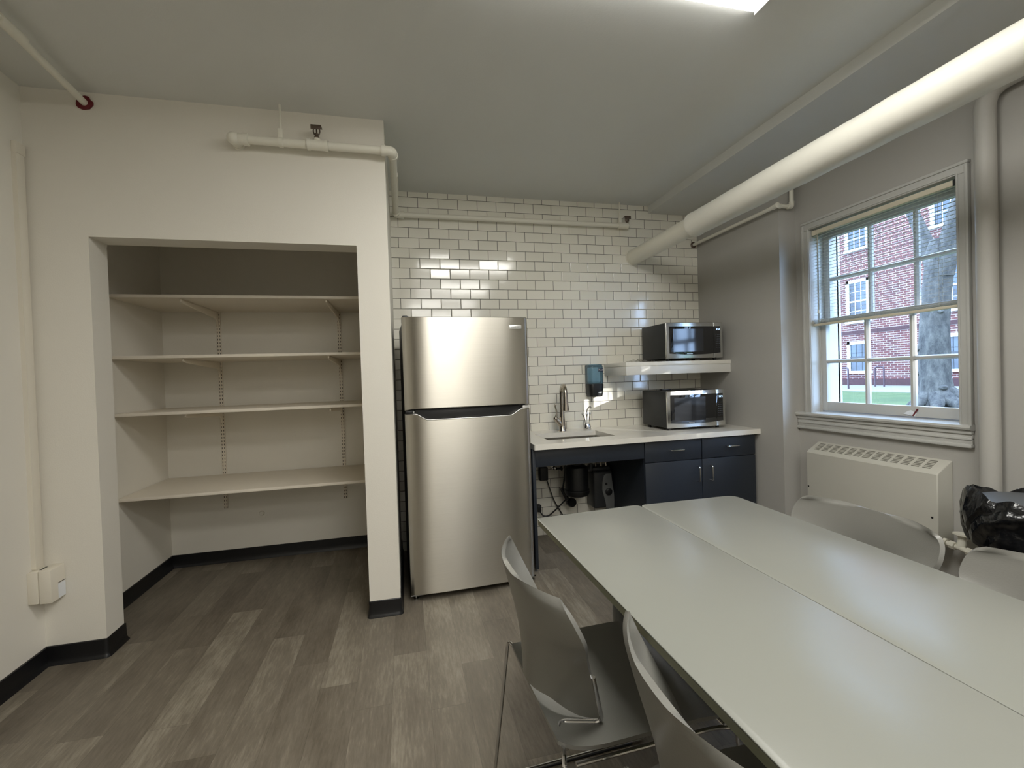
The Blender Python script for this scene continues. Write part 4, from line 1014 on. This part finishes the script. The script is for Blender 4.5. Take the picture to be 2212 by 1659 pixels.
# ------------------------------------------------------------------ outside
def outside():
    gz = 0.45; xb = 19.4
    struct(MB().box(3.0, xb, -14, 34, gz-0.4, gz).obj('lawn', M['grass'], smooth=0))
    struct(MB().box(14.8, xb-0.02, -14, 34, gz-0.3, gz+0.02).obj('sidewalk', M['concrete'], smooth=0))
    r = thing('brick_building', 'red brick building with white sash windows across the lawn', 'building', (xb, 14, gz)); L = Vector(r.location)
    def P(mb, n, mat, par=None, sm=0):
        o = mb.obj(n, mat, par or r, smooth=sm); o.data.transform(Matrix.Translation(-L)); return o
    P(MB().box(xb, xb+6, -14, 34, gz-0.3, 11.5), 'wall', M['brick'])
    P(MB().box(xb-0.03, xb+0.1, -14, 34, 2.71, 2.86), 'band_course', M['brickband'])
    P(MB().box(xb-0.08, xb+0.1, -14, 34, gz-0.3, gz+0.30), 'foundation', M['brickband'])
    s = xb/19.0
    for k in range(-5, 6):
        y1 = 16.02*s+k*3.30*s; y0 = y1-1.02*s
        for z0, z1, rows in ((1.00, 2.39, 3), (3.20, 5.08, 4), (6.33, 8.3, 4)):
            if not (4 < y1 < 26): continue
            m = MB(); t = 0.13
            m.box(xb-0.06, xb+0.05, y0, y0+t, z0, z1); m.box(xb-0.06, xb+0.05, y1-t, y1, z0, z1); m.box(xb-0.06, xb+0.05, y0, y1, z1-t, z1); m.box(xb-0.09, xb+0.05, y0-0.05, y1+0.05, z0-0.02, z0+0.09)
            w = P(m, 'window', M['extwhite'])
            m = MB(); zm = (z0+z1)/2
            m.box(xb-0.03, xb+0.02, y0+t, y1-t, zm-0.03, zm+0.03)
            for q in (1, 2): yy = y0+t+(y1-y0-2*t)*q/3; m.box(xb-0.02, xb+0.02, yy-0.015, yy+0.015, z0+0.05, z1-t)
            for q in range(1, rows):
                zz = z0+0.09+(z1-z0-0.2)*q/rows; m.box(xb-0.02, xb+0.02, y0+t, y1-t, zz-0.015, zz+0.015)
            P(m, 'sash', M['extwhite'] if z0 > 2 else M['dgrey'], w)
            P(MB().box(xb-0.012, xb-0.004, y0+t, y1-t, z0+0.05, z1-t), 'pane', M['extglass'], w)
    # bike racks
    for (a, b, lb) in (((16.3, 14.07), (16.09, 13.58), 'dark bicycle rack hoop on the sidewalk, left of two seen through the window'), ((18.15, 14.20), (18.23, 13.92), 'dark bicycle rack hoop on the sidewalk, right of two seen through the window')):
        o = MB().tube(fillet([(a[0], a[1], gz+0.02), (a[0], a[1], gz+0.80), (b[0], b[1], gz+0.80), (b[0], b[1], gz+0.02)], 0.10, 6), 0.03, 10).obj('bike_rack', M['rack'], loc=(a[0], a[1], gz+0.02))
        tag(o, lb, 'bike rack', 'bike racks')
    # tree
    b = bmesh.new(); rng = random.Random(4)
    def limb(path, rads, n=22, seed=0, rough=0.05):
        rg = random.Random(seed); m = MB(); m.tube(path, rads, n)
        for v in m.bm.verts:
            pass
        return m
    tx = 10.1
    k = tx/10.0
    trunk = [(tx, 6.72, 0.30), (tx, 6.71, 0.50), (tx, 6.72, 0.72), (tx, 6.74, 1.05), (tx, 6.75, 1.45), (tx, 6.74, 2.05), (tx, 6.69, 2.65), (tx, 6.63, 3.20), (tx, 6.62, 3.45), (tx, 6.61, 3.70)]
    m = MB(); m.tube(trunk, [0.42, 0.335, 0.272, 0.245, 0.235, 0.224, 0.216, 0.215, 0.21, 0.15], 28)
    m.tube([(tx, 6.66, 3.0), (tx+0.05, 6.86, 3.60), (tx+0.1, 7.16, 4.40), (tx+0.2, 7.6, 5.6), (tx+0.3, 8.3, 7.4)], [0.16, 0.125, 0.105, 0.09, 0.06], 18)
    m.tube([(tx, 6.60, 3.0), (tx, 6.46, 3.65), (tx-0.1, 6.20, 4.30), (tx-0.2, 5.75, 5.4), (tx-0.3, 5.2, 7.2)], [0.18, 0.15, 0.13, 0.11, 0.07], 18)
    for (y, z, q) in ((6.93, 1.62, 0.105), (6.95, 1.12, 0.085), (6.55, 2.30, 0.06), (6.55, 0.85, 0.08)): m.ball((tx-0.12, y, z), q, sub=3, sc=(1, 1.1, 0.7))
    for (dy, dx) in ((-0.62, -0.2), (0.42, -0.2), (-0.35, -0.5), (0.12, -0.55), (-0.85, 0.2)): m.tube([(tx, 6.72, 0.85), (tx+dx*0.4, 6.72+dy*0.4, 0.62), (tx+dx*0.75, 6.72+dy*0.75, 0.50), (tx+dx, 6.72+dy, 0.42)], [0.17, 0.14, 0.09, 0.04], 14)
    for v in m.bm.verts:
        c = v.co; a = 0.012*math.sin(c.z*9+c.y*17)+0.010*math.sin(c.z*23+c.y*31+c.x*13)+0.008*rng.uniform(-1, 1)
        v.co.y += a; v.co.x += 0.8*a
    tag(m.obj('tree', M['bark'], smooth=60, loc=(tx, 6.75, 0.45)), 'gnarled grey tree trunk forking upward, seen through the window', 'tree')
outside()

# ------------------------------------------------------------------ light and camera
w = bpy.data.worlds.new('World'); SC.world = w; w.use_nodes = True
nt = w.node_tree; nt.nodes.clear()
bg = nt.nodes.new('ShaderNodeBackground'); ow = nt.nodes.new('ShaderNodeOutputWorld'); nt.links.new(bg.outputs[0], ow.inputs[0])
bg.inputs[0].default_value = (0.47, 0.67, 1.0, 1); bg.inputs[1].default_value = 14.0

def spot():
    d = Vector((-0.80, 1.0, -0.28)).normalized(); tgt = Vector((2.80, 1.94, 1.41)); src = tgt-d*24
    l = bpy.data.lights.new('sun_glint', 'SPOT'); l.energy = 70000; l.color = (1.0, 0.95, 0.86); l.spot_size = 2*math.atan(0.235/24); l.spot_blend = 0.05; l.shadow_soft_size = 0.08
    o = bpy.data.objects.new('sun_glint', l); COL.objects.link(o); o.location = src; o.rotation_euler = d.to_track_quat('-Z', 'Y').to_euler()
spot()

cam = bpy.data.cameras.new('camera'); cam.sensor_fit = 'HORIZONTAL'; cam.sensor_width = 36; cam.lens = 980.5819/2212*36; cam.clip_start = 0.02; cam.clip_end = 200
co = bpy.data.objects.new('camera', cam); COL.objects.link(co)
F = Vector((0.22996564, 0.97307636, -0.01543365)); R = Vector((0.97257348, -0.23035737, -0.03219157)); U = Vector((0.03488011, 0.0076074, 0.99936255))
mw = Matrix(((R.x, U.x, -F.x, 0), (R.y, U.y, -F.y, 0), (R.z, U.z, -F.z, 1.3134), (0, 0, 0, 1)))
co.matrix_world = mw
SC.camera = co

vs = SC.view_settings
SC.display_settings.display_device = 'sRGB'
vs.view_transform = 'Standard'; vs.look = 'None'; vs.exposure = 0.0; vs.gamma = 1.0; vs.use_curve_mapping = False
SC.cycles.max_bounces = 10; SC.cycles.diffuse_bounces = 6; SC.cycles.glossy_bounces = 4; SC.cycles.transparent_max_bounces = 16
SC.cycles.sample_clamp_indirect = 8.0
